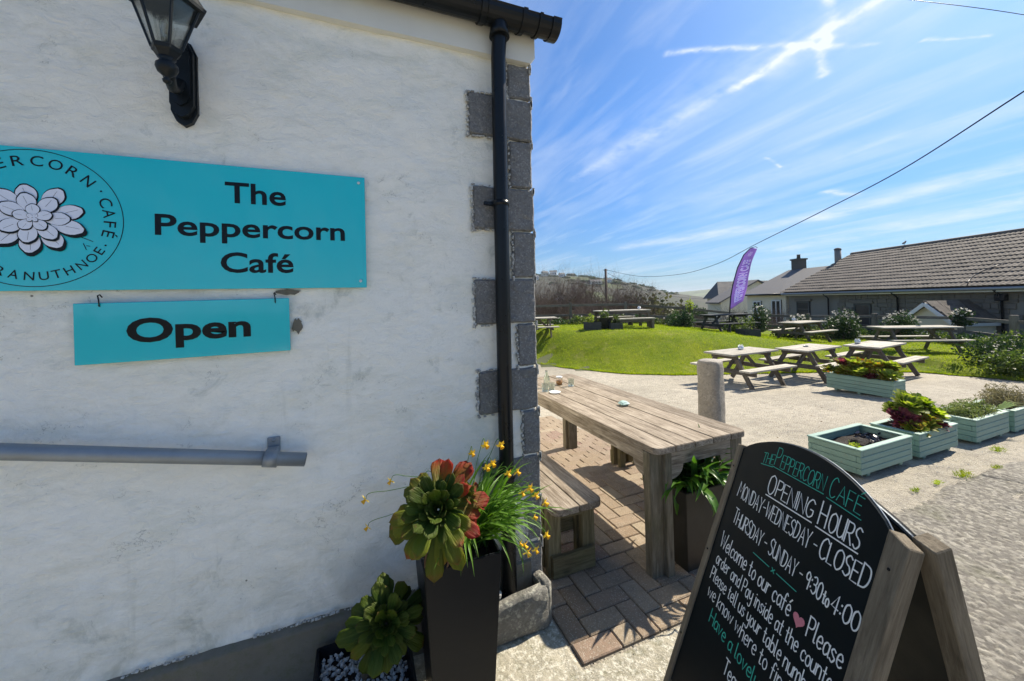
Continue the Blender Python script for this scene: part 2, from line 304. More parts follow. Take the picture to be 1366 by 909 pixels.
def f_sign(g, b):
    b.inputs['Roughness'].default_value = .1; g.put(b.inputs['Base Color'], g.mix(g.noise(g.obj, 2, 3), (.0, .50, .56), (.002, .54, .60))); b.inputs['Roughness'].default_value = .10
    b.inputs['Coat Weight'].default_value = .6; b.inputs['Coat Roughness'].default_value = .04; b.inputs['Specular IOR Level'].default_value = .6
    g.bump(g.noise(g.mp(g.obj, (4, 1, 1.2)), 1.2, 2), .010)
M_SIGN = mat('turquoise_sign_face', f_sign)
def glassm(name, tint=(.9, .95, .93), rough=.02):
    def f(g, b):
        b.inputs['Base Color'].default_value = (*tint, 1); b.inputs['Roughness'].default_value = rough; b.inputs['IOR'].default_value = 1.45
        b.inputs['Transmission Weight'].default_value = 1
        t = g.n('ShaderNodeBsdfTransparent'); t.inputs[0].default_value = (*tint, 1); mx = g.n('ShaderNodeMixShader'); mx.inputs[0].default_value = .45
        g.put(mx.inputs[1], b.outputs[0]); g.put(mx.inputs[2], t.outputs[0]); return mx.outputs[0]
    return mat(name, f)
M_GLASS = glassm('clear_glass'); M_LGLASS = glassm('lantern_glass', (.93, .94, .92), .03)
M_WINGL = plain('dark_window_glass', (.03, .036, .042), .08, var=.2, sc=2, bump=0, spec=.8)
M_CREAM = plain('cream_render', (.78, .70, .53), .8, var=.08, sc=1.5, bump=.004)
M_GREYR = plain('grey_house_render', (.21, .20, .17), .9, var=.2, sc=1.4, bump=.006)
M_WHITE = plain('white_paint', (.74, .74, .72), .5, var=.05, bump=0)
M_FASCIA = plain('off_white_fascia', (.68, .68, .62), .6, var=.10, sc=3.5, bump=.001)
M_SLATE = plain('grey_slate', (.115, .11, .105), .75, var=.25, sc=5, bump=.004)
def f_tile(g, b):
    P = g.geo.outputs['Position']; n = g.noise(P, .5, 6, .7); n2 = g.noise(g.vobj, 9, 5, .7); c = g.mix(g.rr(n, .35, .68), (.115, .094, .074), (.07, .058, .048)); c = g.mix(g.rr(n2, .4, .7, 0, .6), c, (.19, .16, .125))
    h = g.n('ShaderNodeHueSaturation'); g.put(h.inputs['Color'], c); g.put(h.inputs['Value'], g.rr(g.rand, 0, 1, .7, 1.25)); g.put(b.inputs['Base Color'], h.outputs[0]); b.inputs['Roughness'].default_value = .85; g.bump(n2, .012)
M_TILE = mat('brown_concrete_tile', f_tile)
M_STONE = plain('dull_stone_block', (.16, .145, .12), .9, var=.3, sc=5, bump=.01)
M_PURPLE = leafmat('purple_flag_cloth', [(0, (.36, .26, .50)), (1, (.38, .275, .52))], .7, .5, axis=2, rnd=(1, 1.01))
M_CUP = plain('bright_tin', (.6, .62, .62), .35, .6, var=.1)
M_BIRD = plain('grey_bird_feathers', (.12, .12, .13), .8)
M_HILL = None

# ------------------------------------------------------------ builders
def tag(o, label=None, cat=None, group=None, kind=None):
    if label: o['label'] = label
    if cat: o['category'] = cat
    if group: o['group'] = group
    if kind: o['kind'] = kind
    return o
def link(name, me, parent=None, m=None, mw=None):
    o = bpy.data.objects.new(name, me); COL.objects.link(o)
    if me is not None and m is not None and not me.materials: me.materials.append(m)
    if parent: o.parent = parent
    if mw is not None: o.matrix_local = mw
    return o
def empty(name, label, cat, loc, rotz=0, group=None):
    o = link(name, None); o.location = loc; o.rotation_euler.z = rotz; o.empty_display_size = .1
    return tag(o, label, cat, group)
def pydata(name, v, f, m=None, parent=None, mw=None, smooth=False, mats=None, midx=None):
    me = bpy.data.meshes.new(name); me.from_pydata([tuple(q) for q in v], [], [tuple(q) for q in f]); 
    if mats:
        for q in mats: me.materials.append(q)
        me.polygons.foreach_set('material_index', midx)
    elif m: me.materials.append(m)
    if smooth: me.polygons.foreach_set('use_smooth', [True]*len(me.polygons))
    me.update(); return link(name, me, parent, None, mw)
def frombm(name, bm, m, parent=None, mw=None, smooth=False):
    me = bpy.data.meshes.new(name); bm.normal_update(); bm.to_mesh(me); bm.free(); me.materials.append(m)
    if smooth: me.polygons.foreach_set('use_smooth', [True]*len(me.polygons))
    return link(name, me, parent, None, mw)
def bbox(bm, c, s, rot=None, bev=0):
    mt = Matrix.Translation(c) @ (rot.to_4x4() if rot else Matrix()) @ Matrix.Diagonal((*s, 1))
    r = bmesh.ops.create_cube(bm, size=1, matrix=mt)
    if bev:
        es = {e for v in r['verts'] for e in v.link_edges}
        bmesh.ops.bevel(bm, geom=list(es), offset=bev, segments=1, affect='EDGES', profile=.5)
def box(name, c, s, m, parent=None, bev=.004, rot=None, jit=0):
    bm = bmesh.new(); bbox(bm, (0, 0, 0), s, None, bev)
    if jit:
        for v in bm.verts: v.co += Vector((random.uniform(-jit, jit), random.uniform(-jit, jit), random.uniform(-jit, jit)))
    return frombm(name, bm, m, parent, Matrix.Translation(c) @ (rot.to_4x4() if rot else Matrix()))
_pc = {}
def plank(name, p0, p1, w, t, m, parent=None, up=(0, 0, 1), bev=.004, warp=0):
    """board whose local x runs along its grain"""
    p0, p1 = Vector(p0), Vector(p1); x = (p1-p0); L = x.length; x.normalize(); up = Vector(up)
    y = up.cross(x)
    if y.length < 1e-4: up = Vector((1, 0, 0)); y = up.cross(x)
    y.normalize(); z = x.cross(y)
    k = (round(L, 4), w, t, bev, m.name, warp)
    if k not in _pc:
        bm = bmesh.new(); bbox(bm, (0, 0, 0), (L, w, t), None, bev); me = bpy.data.meshes.new('board'); bm.to_mesh(me); bm.free(); me.materials.append(m); _pc[k] = me
    rot = Matrix((x, y, z)).transposed()
    return link(name, _pc[k], parent, None, Matrix.Translation((p0+p1)/2) @ rot.to_4x4())
def tube_bm(bm, pts, r, n=8, cap=True):
    pts = [Vector(p) for p in pts]; rings = []; rr = r if isinstance(r, (list, tuple)) else [r]*len(pts)
    prev = None
    for i, p in enumerate(pts):
        t = (pts[min(i+1, len(pts)-1)]-pts[max(i-1, 0)]).normalized()
        if prev is None: a = t.orthogonal().normalized()
        else: a = (prev-t*prev.dot(t)).normalized()
        prev = a; b = t.cross(a)
        rings.append([bm.verts.new(p+(a*math.cos(2*math.pi*k/n)+b*math.sin(2*math.pi*k/n))*rr[i]) for k in range(n)])
    for i in range(len(rings)-1):
        for k in range(n): bm.faces.new((rings[i][k], rings[i][(k+1) % n], rings[i+1][(k+1) % n], rings[i+1][k]))
    if cap: bm.faces.new(rings[0][::-1]); bm.faces.new(rings[-1])
def tube(name, pts, r, m, parent=None, n=10, smooth=True, mw=None):
    bm = bmesh.new(); tube_bm(bm, pts, r, n); o = frombm(name, bm, m, parent, mw)
    if smooth:
        me = o.data
        for p in me.polygons: p.use_smooth = len(p.vertices) == 4
    return o
def lathe(name, prof, m, parent=None, n=16, loc=(0, 0, 0), smooth=True, sides=None):
    bm = bmesh.new(); rings = []
    for r, z in prof: rings.append([bm.verts.new((max(r, 1e-4)*math.cos(2*math.pi*(k+.5*(0))/n), max(r, 1e-4)*math.sin(2*math.pi*k/n), z)) for k in range(n)])
    for i in range(len(rings)-1):
        for k in range(n): bm.faces.new((rings[i][k], rings[i][(k+1) % n], rings[i+1][(k+1) % n], rings[i+1][k]))
    bm.faces.new(rings[0][::-1]); bm.faces.new(rings[-1])
    o = frombm(name, bm, m, parent, Matrix.Translation(loc))
    if smooth: o.data.polygons.foreach_set('use_smooth', [len(p.vertices) == 4 for p in o.data.polygons])
    return o
def grid(name, xs, ys, fn, m, parent=None, smooth=True, kind=None):
    nx, ny = len(xs), len(ys); v = [fn(x, y) for y in ys for x in xs]
    f = [(j*nx+i, j*nx+i+1, (j+1)*nx+i+1, (j+1)*nx+i) for j in range(ny-1) for i in range(nx-1)]
    o = pydata(name, v, f, m, parent, smooth=smooth)
    if kind: o['kind'] = kind
    return o
def copy_tree(o, parent=None):
    c = o.copy(); COL.objects.link(c); c.parent = parent
    for ch in o.children: copy_tree(ch, c)
    return c
def fbm(x, y, z=0, o=4): return mnoise.fractal(Vector((x, y, z)), 1.0, 2.0, o)   # about -1..1
def npnoise(shape, cell, seed):
    """value noise on a regular grid, bicubic-ish"""
    r = np.random.default_rng(seed); ny, nx = shape; gy, gx = int(ny/cell)+3, int(nx/cell)+3
    g0 = r.random((gy, gx)); y = np.arange(ny)/cell; x = np.arange(nx)/cell; yi, xi = y.astype(int), x.astype(int)
    fy, fx = y-yi, x-xi; fy = (fy*fy*(3-2*fy))[:, None]; fx = (fx*fx*(3-2*fx))[None, :]
    a = g0[yi][:, xi]; b = g0[yi][:, xi+1]; c = g0[yi+1][:, xi]; d = g0[yi+1][:, xi+1]
    return (a*(1-fx)+b*fx)*(1-fy)+(c*(1-fx)+d*fx)*fy-.5
def npgrid(name, P, m, parent=None, kind=None, smooth=True):
    ny, nx = P.shape[:2]; me = bpy.data.meshes.new(name); idx = np.arange(ny*nx).reshape(ny, nx)
    q = np.stack([idx[:-1, :-1], idx[:-1, 1:], idx[1:, 1:], idx[1:, :-1]], -1).reshape(-1, 4)
    me.vertices.add(ny*nx); me.vertices.foreach_set('co', P.reshape(-1).astype(np.float32))
    me.loops.add(q.size); me.loops.foreach_set('vertex_index', q.reshape(-1).astype(np.int32)); me.polygons.add(len(q))
    me.polygons.foreach_set('loop_start', np.arange(0, q.size, 4, dtype=np.int32)); me.polygons.foreach_set('loop_total', np.full(len(q), 4, dtype=np.int32))
    me.polygons.foreach_set('use_smooth', np.full(len(q), smooth)); me.update(calc_edges=True); me.validate(); me.materials.append(m)
    o = link(name, me, parent)
    if kind: o['kind'] = kind
    return o
def tris(name, V, m, parent=None, mw=None):
    """V: (n,3,3) triangles or (n,4,3) quads"""
    k = V.shape[1]; n = len(V); me = bpy.data.meshes.new(name); me.vertices.add(n*k); me.vertices.foreach_set('co', V.reshape(-1).astype(np.float32))
    me.loops.add(n*k); me.loops.foreach_set('vertex_index', np.arange(n*k, dtype=np.int32)); me.polygons.add(n)
    me.polygons.foreach_set('loop_start', np.arange(0, n*k, k, dtype=np.int32)); me.polygons.foreach_set('loop_total', np.full(n, k, dtype=np.int32))
    me.update(calc_edges=True); me.materials.append(m); return link(name, me, parent, None, mw)
def text(name, s, x0, x1, zb, cap, m, parent, thick=.001, bold=.0, y=0, mw=None, shear=0):
    """lettering fitted between x0 and x1 with its capitals cap high, facing -y"""
    cu = bpy.data.curves.new(name, 'FONT'); cu.body = s; cu.offset = bold; cu.extrude = .02; cu.resolution_u = 4; cu.shear = shear
    t = bpy.data.objects.new(name, cu); COL.objects.link(t); bpy.context.view_layer.update()
    me = bpy.data.meshes.new_from_object(t.evaluated_get(bpy.context.evaluated_depsgraph_get())); bpy.data.objects.remove(t)
    co = np.empty(len(me.vertices)*3); me.vertices.foreach_get('co', co); co = co.reshape(-1, 3)
    mn, mx = co[:, 0].min(), co[:, 0].max(); sx = (x1-x0)/(mx-mn); sz = cap/.72
    out = np.stack([(co[:, 0]-mn)*sx+x0, y-thick*(co[:, 2] > 0), co[:, 1]*sz+zb], 1)
    me.vertices.foreach_set('co', out.reshape(-1)); me.update(); me.materials.clear(); me.materials.append(m)
    return link(name, me, parent, None, mw)

# ============================================================ THE SETTING
def zvalley(X, D):
    z = zlawn(X, min(D, 18)) if D > edgeD(X) else zpatio(D)
    z -= 1.3*sm((D-19)/7)+11*sm((D-26)/230)+.9*sm((X-15.2)/1.6)*(1-sm((D-26)/60))
    return z
gx = np.concatenate([np.linspace(-600, -40, 16), np.linspace(-30, 34, 66), np.linspace(45, 900, 22)])
gy = np.concatenate([np.linspace(-200, -12, 8), np.linspace(-8, 34, 64), np.linspace(38, 110, 14), np.linspace(130, 1300, 22)])
def f_field(g, b):
    P = g.geo.outputs['Position']; n = g.noise(P, .02, 5, .6); n2 = g.noise(P, .25, 6, .7)
    c = g.mix(g.rr(n, .35, .65), (.085, .11, .03), (.11, .095, .05)); c = g.mix(g.rr(n2, .4, .7, 0, .6), c, (.05, .05, .025))
    g.put(b.inputs['Base Color'], c); b.inputs['Roughness'].default_value = .95
M_FIELD = mat('rough_valley_ground', f_field)
grid('ground', gx, gy, lambda X, D: W(X, D, zvalley(X, D)-.05), M_FIELD, kind='structure')
def inlawn(X, D): return D > edgeD(X)
px_ = np.arange(-12, 12.01, .25); py_ = np.arange(-14, 14.3, .25)  # unseen stretch behind the camera added to bounce light onto the wall
def patio_pt(X, D): return W(X, D, zpatio(D)-.006)
nx, ny = len(px_), len(py_)
v = [patio_pt(X, D) for D in py_ for X in px_]
f = [(j*nx+i, j*nx+i+1, (j+1)*nx+i+1, (j+1)*nx+i) for j in range(ny-1) for i in range(nx-1) if not inlawn(px_[i]+.1, py_[j]-.75)]
o = pydata('patio', v, f, M_PATIO, smooth=True); o['kind'] = 'structure'
lx = np.arange(-6, 16.51, .18); ln = 60
def lawn_pt(X, s):
    D = edgeD(X)+.05*fbm(X*3, 1)+s*(19-edgeD(X)); 
    return W(X, D, zlawn(X, D)+.012+(.04+.03*fbm(X*.9, D*.9)+.012*fbm(X*4, D*4))*sm((D-edgeD(X))/.5))
grid('lawn', lx, (np.linspace(0, 1, ln)**1.25), lambda X, s: lawn_pt(X, s), M_LAWN, kind='structure')
# cobbly rough concrete apron to the right, real relief
cell = .0085; X0, X1, Y0, Y1 = 1.72, 7.2, -.7, 1.63
nxx, nyy = int((X1-X0)/cell), int((Y1-Y0)/cell); xs = np.linspace(X0, X1, nxx); ys = np.linspace(Y0, Y1, nyy)
XX, YY = np.meshgrid(xs, ys); Dm = XX*SY+YY*CY
rg = np.random.default_rng(12); sp_ = .036; gxn, gyn = int((X1-X0)/sp_)+4, int((Y1-Y0)/sp_)+4
jx, jy = rg.uniform(.05, .95, (gyn, gxn)), rg.uniform(.05, .95, (gyn, gxn)); jr = rg.uniform(.35, .72, (gyn, gxn)); jh = rg.uniform(.2, 1, (gyn, gxn))**1.3; ja = rg.uniform(0, 3.14, (gyn, gxn))
U, Vv = (XX-X0)/sp_+1, (YY-Y0)/sp_+1; iu, iv = U.astype(int), Vv.astype(int); st_ = np.zeros_like(XX)
for dy in (-1, 0, 1):
    for dx in (-1, 0, 1):
        a_, b_ = iv+dy, iu+dx; ddx, ddy = U-(b_+jx[a_, b_]), Vv-(a_+jy[a_, b_]); ca_, sa_ = np.cos(ja[a_, b_]), np.sin(ja[a_, b_]); e1, e2 = (ddx*ca_+ddy*sa_), (-ddx*sa_+ddy*ca_)*1.5
        st_ = np.maximum(st_, jh[a_, b_]*np.sqrt(np.clip(1-(e1*e1+e2*e2)/jr[a_, b_]**2, 0, 1)))
h = .0095*st_+.006*npnoise((nyy, nxx), 2.6, 1)+.012*npnoise((nyy, nxx), 14, 3)+.018*npnoise((nyy, nxx), 75, 4)
edge_ = YY+.10*npnoise((nyy, nxx), 32, 9)+.05*npnoise((nyy, nxx), 10, 10)
joint = np.exp(-((XX-4.95+.25*(YY-1.6)+.05*npnoise((nyy, nxx), 12, 5))/.025)**2)*.02+np.exp(-((YY-1.22-.02*XX+.04*npnoise((nyy, nxx), 16, 6))/.02)**2)*.014*(XX > 4.6)
smooth_slab = (XX > 5.1) & (YY > 1.26)
h = np.where(smooth_slab, h*.3+.006, h)
ZZ = -.07*np.maximum(Dm-3.3, 0)+.006+h-joint; ZZ = np.where(edge_ > 1.56, ZZ-(edge_-1.56)*.35, ZZ); ZZ = np.where(YY > Y1-.02, ZZ-.05, ZZ)
o = npgrid('path', np.stack([XX, YY, ZZ], -1), M_AGG, kind='structure')
at_ = o.data.attributes.new('pebble', 'FLOAT', 'POINT'); at_.data.foreach_set('value', np.clip(st_*1.6+.25*npnoise((nyy, nxx), 2, 8), 0, 1).reshape(-1).astype(np.float32))   # pebble mask; crevice shade is put into the mortar colour through it
# smoother lichened concrete in front of the door side
X0, X1, Y0, Y1 = -3.2, 1.74, -.8, 1.838; cell = .016
nxx, nyy = int((X1-X0)/cell), int((Y1-Y0)/cell); XX, YY = np.meshgrid(np.linspace(X0, X1, nxx), np.linspace(Y0, Y1, nyy))
ZZ = .004+.006*npnoise((nyy, nxx), 2.4, 21)+.008*npnoise((nyy, nxx), 9, 22)
ZZ = np.where((XX > .875) & (YY > 1.46), -.08, ZZ)
npgrid('pavement', np.stack([XX, YY, ZZ], -1), M_PATH, kind='structure')

# block pavers in herringbone beside the building
pv = link('block_paving', None); tag(pv, kind='structure')
u = .108; gap = .0045
bx0, bx1, by0, by1 = .885, 2.72, 1.47, 5.3
bed = grid('joint_sand', np.linspace(bx0, bx1, 20), np.linspace(by0, by1, 40), lambda x, y: Vector((x, y, zpatio(XD(x, y)[1])-.002)), M_SAND, pv)
bricks = []
ni, nj = int((bx1-bx0)/u)+2, int((by1-by0)/u)+2
for j in range(-1, nj):
    for i in range(-1, ni):
        s = (i-j) % 4
        if s == 0: r = (i, j, 2, 1)
        elif s == 3: r = (i, j, 1, 2)
        else: continue
        a0, b0 = bx0+r[0]*u, by0+r[1]*u; a1, b1 = min(a0+r[2]*u, bx1), min(b0+r[3]*u, by1); a0, b0 = max(a0, bx0), max(b0, by0)
        if a1-a0 < .05 or b1-b0 < .05: continue
        bricks.append((math.hypot((a0+a1)/2, (b0+b1)/2), a0, a1, b0, b1))
bricks.sort(); rest = bmesh.new(); _bk = {}
for k, (d, a0, a1, b0, b1) in enumerate(bricks):
    c = Vector(((a0+a1)/2, (b0+b1)/2, 0)); c.z = zpatio(XD(c.x, c.y)[1])-.016+random.uniform(-.003, .003); sz = (a1-a0-gap, b1-b0-gap, .05)
    rot = Matrix.Rotation(random.uniform(-.012, .012), 4, 'X') @ Matrix.Rotation(random.uniform(-.012, .012), 4, 'Y') @ Matrix.Rotation(random.uniform(-.008, .008), 4, 'Z')
    if k < 300:
        key = (round(sz[0], 3), round(sz[1], 3))
        if key not in _bk:
            bm = bmesh.new(); bbox(bm, (0, 0, 0), sz, None, .005); me = bpy.data.meshes.new('brick'); bm.to_mesh(me); bm.free(); me.materials.append(M_PAVER); _bk[key] = me
        link('brick', _bk[key], pv, None, Matrix.Translation(c) @ rot)
    else: bbox(rest, c, sz, None, .004)
frombm('far_bricks', rest, M_PAVER, pv)['kind'] = 'stuff'

# hills
def hillmat(name, a, b_, c_, s):
    def f(g, b):
        P = g.geo.outputs['Position']; v = g.vor(g.mp(P, (s, s*.6, s)), 1, out='Color'); sp = g.n('ShaderNodeSeparateColor'); g.put(sp.inputs[0], v)
        n = g.noise(P, s*3, 6, .7); c = g.ramp(sp.outputs[0], [(.0, a), (.45, b_), (.8, a), (.86, c_)], 'CONSTANT'); c = g.mix(g.rr(n, .42, .6, 0, .75), c, tuple(x*.55 for x in a))
        g.put(b.inputs['Base Color'], c); b.inputs['Roughness'].default_value = 1
    return mat(name, f)
M_HILL = hillmat('scrubby_hillside', (.060, .058, .036), (.045, .052, .026), (.10, .125, .04), .045)
M_HILL2 = hillmat('distant_fields', (.11, .13, .075), (.09, .10, .06), (.16, .19, .09), .006)
HX = [-600, -100, 24, 50, 85, 110, 146, 172, 230, 320]; HZ = [16, 34, 31.5, 31, 27, 24, 15.5, 9, -3, -14]
def hillz(X, D): r = float(np.interp(X, HX, HZ)); return -14+(r+14)*math.exp(-((D-455)/120)**2)+2.2*fbm(X*.02, D*.02)*math.exp(-((D-455)/150)**2)
grid('hill', np.linspace(-600, 330, 110), np.linspace(200, 700, 40), lambda X, D: W(X, D, hillz(X, D)), M_HILL, kind='structure')
HX2 = [-3000, 300, 480, 560, 640, 720, 900, 1500, 4000]; HZ2 = [10, 12, 14, 18, 24, 25, 28, 40, 60]
def hillz2(X, D): r = float(np.interp(X, HX2, HZ2)); return -30+(r+30)*sm(1-abs(D-1250)/520)+2*fbm(X*.006, D*.006)
grid('distant_hill', np.linspace(-3000, 4000, 160), np.linspace(720, 1800, 30), lambda X, D: W(X, D, hillz2(X, D)), M_HILL2, kind='structure')

# ============================================================ CAFE BUILDING
cafe = empty('cafe_building', 'white rendered cafe building with granite corner stones and black gutter', 'building', (0, 0, 0))
bm = bmesh.new(); bbox(bm, (-2.57, 5.0, 1.42), (6.86, 6.3, 3.0)); frombm('wall', bm, M_RENDER, cafe)
cell = .0105; X0, X1, Z0, Z1 = -3.3, .866, .285, 2.845; nxx, nzz = int((X1-X0)/cell), int((Z1-Z0)/cell)
XX, ZZ = np.meshgrid(np.linspace(X0, X1, nxx), np.linspace(Z0, Z1, nzz)); sh = (nzz, nxx)
h = .012*npnoise(sh, 48, 31)+.008*npnoise(sh, 17, 32)+.006*npnoise(sh, 6, 33)+.0018*npnoise(sh, 2.2, 34)
pit = npnoise(sh, 4, 35)*npnoise(sh, 13, 36); h -= .012*np.clip(pit-.11, 0, 1)*6*.3
YY = 1.838-h-.004*np.clip((.9-ZZ), 0, 1)
YY = np.where(XX > X1-.006, 1.852, YY); YY = np.where((ZZ < Z0+.012), YY-.004-.006*npnoise(sh, 3, 37), YY)
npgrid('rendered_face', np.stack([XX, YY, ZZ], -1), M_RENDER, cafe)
# base plinth, a step proud with a flaking drip edge
cell = .014; nxx, nzz = int(4.1/cell), int(.34/cell); XX, ZZ = np.meshgrid(np.linspace(-3.3, .80, nxx), np.linspace(-.05, .289, nzz)); sh = (nzz, nxx)
YY = 1.808-.006*npnoise(sh, 8, 41)-.003*npnoise(sh, 2.5, 42); YY[-1] = 1.85; YY[-2] = YY[-3]
npgrid('plinth', np.stack([XX, YY, ZZ], -1), M_PLINTH, cafe)
bm = bmesh.new()
for i in range(150):
    x = -1.6+i*.0135+random.uniform(-.003, .003)
    if fbm(x*5, 3) < -.18: continue
    s = random.uniform(.2, .72); bbox(bm, (x, 1.822+random.uniform(-.002, .004), .292+random.uniform(-.001, .004)), (.02*s, .022*s, .010*s), Matrix.Rotation(random.uniform(-.4, .4), 3, 'Y'), .002)
frombm('flaking_edge', bm, M_MORTAR, cafe)['kind'] = 'stuff'
def stone(name, x0, x1, y0, y1, z0, z1, m, parent, amp=.006, bev=.010, cuts=6, seed=0):
    bm = bmesh.new(); s = (x1-x0, y1-y0, z1-z0); c = Vector(((x0+x1)/2, (y0+y1)/2, (z0+z1)/2)); bbox(bm, (0, 0, 0), s, None, bev)
    bmesh.ops.subdivide_edges(bm, edges=bm.edges[:], cuts=2, use_grid_fill=True); bmesh.ops.subdivide_edges(bm, edges=[e for e in bm.edges if e.calc_length() > .03], cuts=cuts-2, use_grid_fill=True)
    for v in bm.verts:
        q = (v.co+c)*22+Vector((seed*7.1, 0, seed*3.3)); v.co += Vector((mnoise.noise(q), mnoise.noise(q+Vector((9, 0, 0))), mnoise.noise(q+Vector((0, 9, 0)))))*amp
        q = (v.co+c)*70; v.co += Vector((mnoise.noise(q), mnoise.noise(q+Vector((9, 0, 0))), mnoise.noise(q+Vector((0, 9, 0)))))*amp*.4
    return frombm(name, bm, m, parent, Matrix.Translation(c), smooth=False)
zc = [2.832, 2.648, 2.430, 2.182, 1.958, 1.716, 1.483, 1.258, 1.035, .804, .587, .36, .12]
xn = [.742, None, .744, None, .752, None, .768, None, .785, None, .79, None]; xw = [None, .53, None, .545, None, .541, None, .549, None, .56, None, .56]
for i in range(12):
    z1, z0 = zc[i]-.004, zc[i+1]+.005
    x0 = xn[i] if xn[i] else xw[i]; dy = random.uniform(-.003, .003)
    xr = .872+random.uniform(-.004, .006)
    stone('quoin', x0+random.uniform(-.004, .004), xr, 1.822+dy, 2.16 if xn[i] is None else 2.36, z0, z1, M_QUOIN, cafe, .0045, .008, 7, i)
# torn white render lipping round the stones
bm = bmesh.new()
for i in range(12):
    z1, z0 = zc[i], zc[i+1]; x0 = xn[i] if xn[i] else xw[i]
    z = z0
    while z < z1:
        s = random.uniform(.5, 1.3); bbox(bm, (x0-.005+random.uniform(-.004, .003), 1.828, z), (.012*s, .014, .022*s), Matrix.Rotation(random.uniform(-.4, .4), 3, 'Y'), .002); z += random.uniform(.016, .04)
    if xw[i]:
        for zz_ in (z0, z1):
            x = x0
            while x < .66: s = random.uniform(.4, 1.1); bbox(bm, (x, 1.829, zz_+random.uniform(-.004, .004)), (.025*s, .014, .010*s), None, .002); x += random.uniform(.02, .05)
    if random.random() < .8:
        for _ in range(5): s = random.uniform(.5, 1.2); bbox(bm, (.869+random.uniform(-.006, .004), 1.820, z1+random.uniform(-.03, .008)), (.010*s, .012, .03*s), None, .002)
frombm('torn_render_lip', bm, M_MORTAR, cafe)['kind'] = 'stuff'
# box-end fascia with a mitred corner
pf = [(-3.4, 2.836), (.862, 2.836), (.890, 2.866), (.890, 2.985), (-3.4, 2.985)]
v = [(x, y, z) for y in (1.800, 1.846) for x, z in pf]; n5 = len(pf)
pydata('fascia', v, [tuple(range(n5)), tuple(range(2*n5-1, n5-1, -1))]+[(i, n5+i, n5+(i+1) % n5, (i+1) % n5) for i in range(n5)][:], M_FASCIA, cafe)
pydata('soffit_box', [(x, y, z) for y in (1.85, 8.1) for x, z in [(.80, 2.842), (.858, 2.842), (.884, 2.87), (.884, 2.98), (.80, 2.98)]], [(0, 1, 2, 3, 4), (9, 8, 7, 6, 5)]+[(i, 5+i, 5+(i+1) % 5, (i+1) % 5) for i in range(5)], M_FASCIA, cafe)
rise = math.tan(R(32))
rv = [(x, y, z) for x in (-6, .93) for y, z in [(1.76, 3.02), (5, 3.02+3.24*rise), (8.2, 3.02), (8.2, 2.96), (5, 2.96+3.24*rise), (1.76, 2.96)]]
pydata('roof', rv, [(0, 1, 2, 3, 4, 5), (11, 10, 9, 8, 7, 6)]+[(i, 6+i, 6+(i+1) % 6, (i+1) % 6) for i in range(6)], M_SLATE, cafe)
pydata('gable', [(.866, 1.86, 2.9), (.866, 8.1, 2.9), (.866, 5, 2.95+3.1*rise), (.5, 1.86, 2.9), (.5, 8.1, 2.9), (.5, 5, 2.95+3.1*rise)], [(0, 1, 2), (5, 4, 3), (0, 2, 5, 3), (1, 4, 5, 2)], M_RENDER, cafe)
# gutter: deep half round
gy, gz, gr = 1.738, 3.005, .060
def half(name, xa, xb, r, t, parent, m=M_BLACKPL, closed=False):
    prof = [(math.cos(a)*r, math.sin(a)*r) for a in np.linspace(math.pi, 2*math.pi, 13)]; inn = [(math.cos(a)*(r-t), math.sin(a)*(r-t)) for a in np.linspace(2*math.pi, math.pi, 13)]
    prof = [(-r-.004, .008)]+prof+[(r+.004, .008)]; inn = [(r-t, .008)]+inn+[(-r+t, .008)]
    q = prof+inn; n = len(q); v = [(x, gy+a, gz+b) for x in (xa, xb) for a, b in q]
    fc = [(i, (i+1) % n, n+(i+1) % n, n+i) for i in range(n)]+[tuple(range(n))[::-1], tuple(range(n, 2*n))]
    return pydata(name, v, fc, m, parent)
gut = half('gutter', -3.4, .955, gr, .004, cafe)
half('gutter_union', .568, .594, gr+.009, .008, gut); half('outlet_collar', .60, .78, gr+.004, .006, gut); half('gutter_union', .775, .798, gr+.010, .008, gut); half('gutter_union', .865, .882, gr+.008, .008, gut); half('stop_end', .938, .985, gr+.007, gr-.002, gut)
half('gutter_union', -.9, -.87, gr+.008, .008, gut)
lathe('outlet_spigot', [(.05, .0), (.046, .03), (.043, .055), (.043, .075)], M_BLACKPL, gut, 20, (.672, gy+.004, gz-.115))
dp = tube('downpipe', [(.672, gy+.006, gz-.06), (.674, gy+.012, gz-.12), (.672, 1.765, 2.80), (.670, 1.775, 1.9), (.668, 1.78, 1.0), (.668, 1.78, .12)], .0365, M_BLACKPL, cafe, 20)
for z in (2.083, .75):
    tube('pipe_clip', [(.67, 1.778, z-.012), (.67, 1.778, z+.012)], .0425, M_BLACKPL, dp, 20)
    box('clip_lug', (.612, 1.79, z), (.05, .016, .018), M_BLACKPL, dp, .002); box('clip_lug', (.668, 1.81, z), (.03, .05, .018), M_BLACKPL, dp, .002)
lathe('pipe_socket', [(.036, 0), (.041, .004), (.041, .05), (.037, .056)], M_BLACKPL, dp, 20, (.668, 1.78, .60))

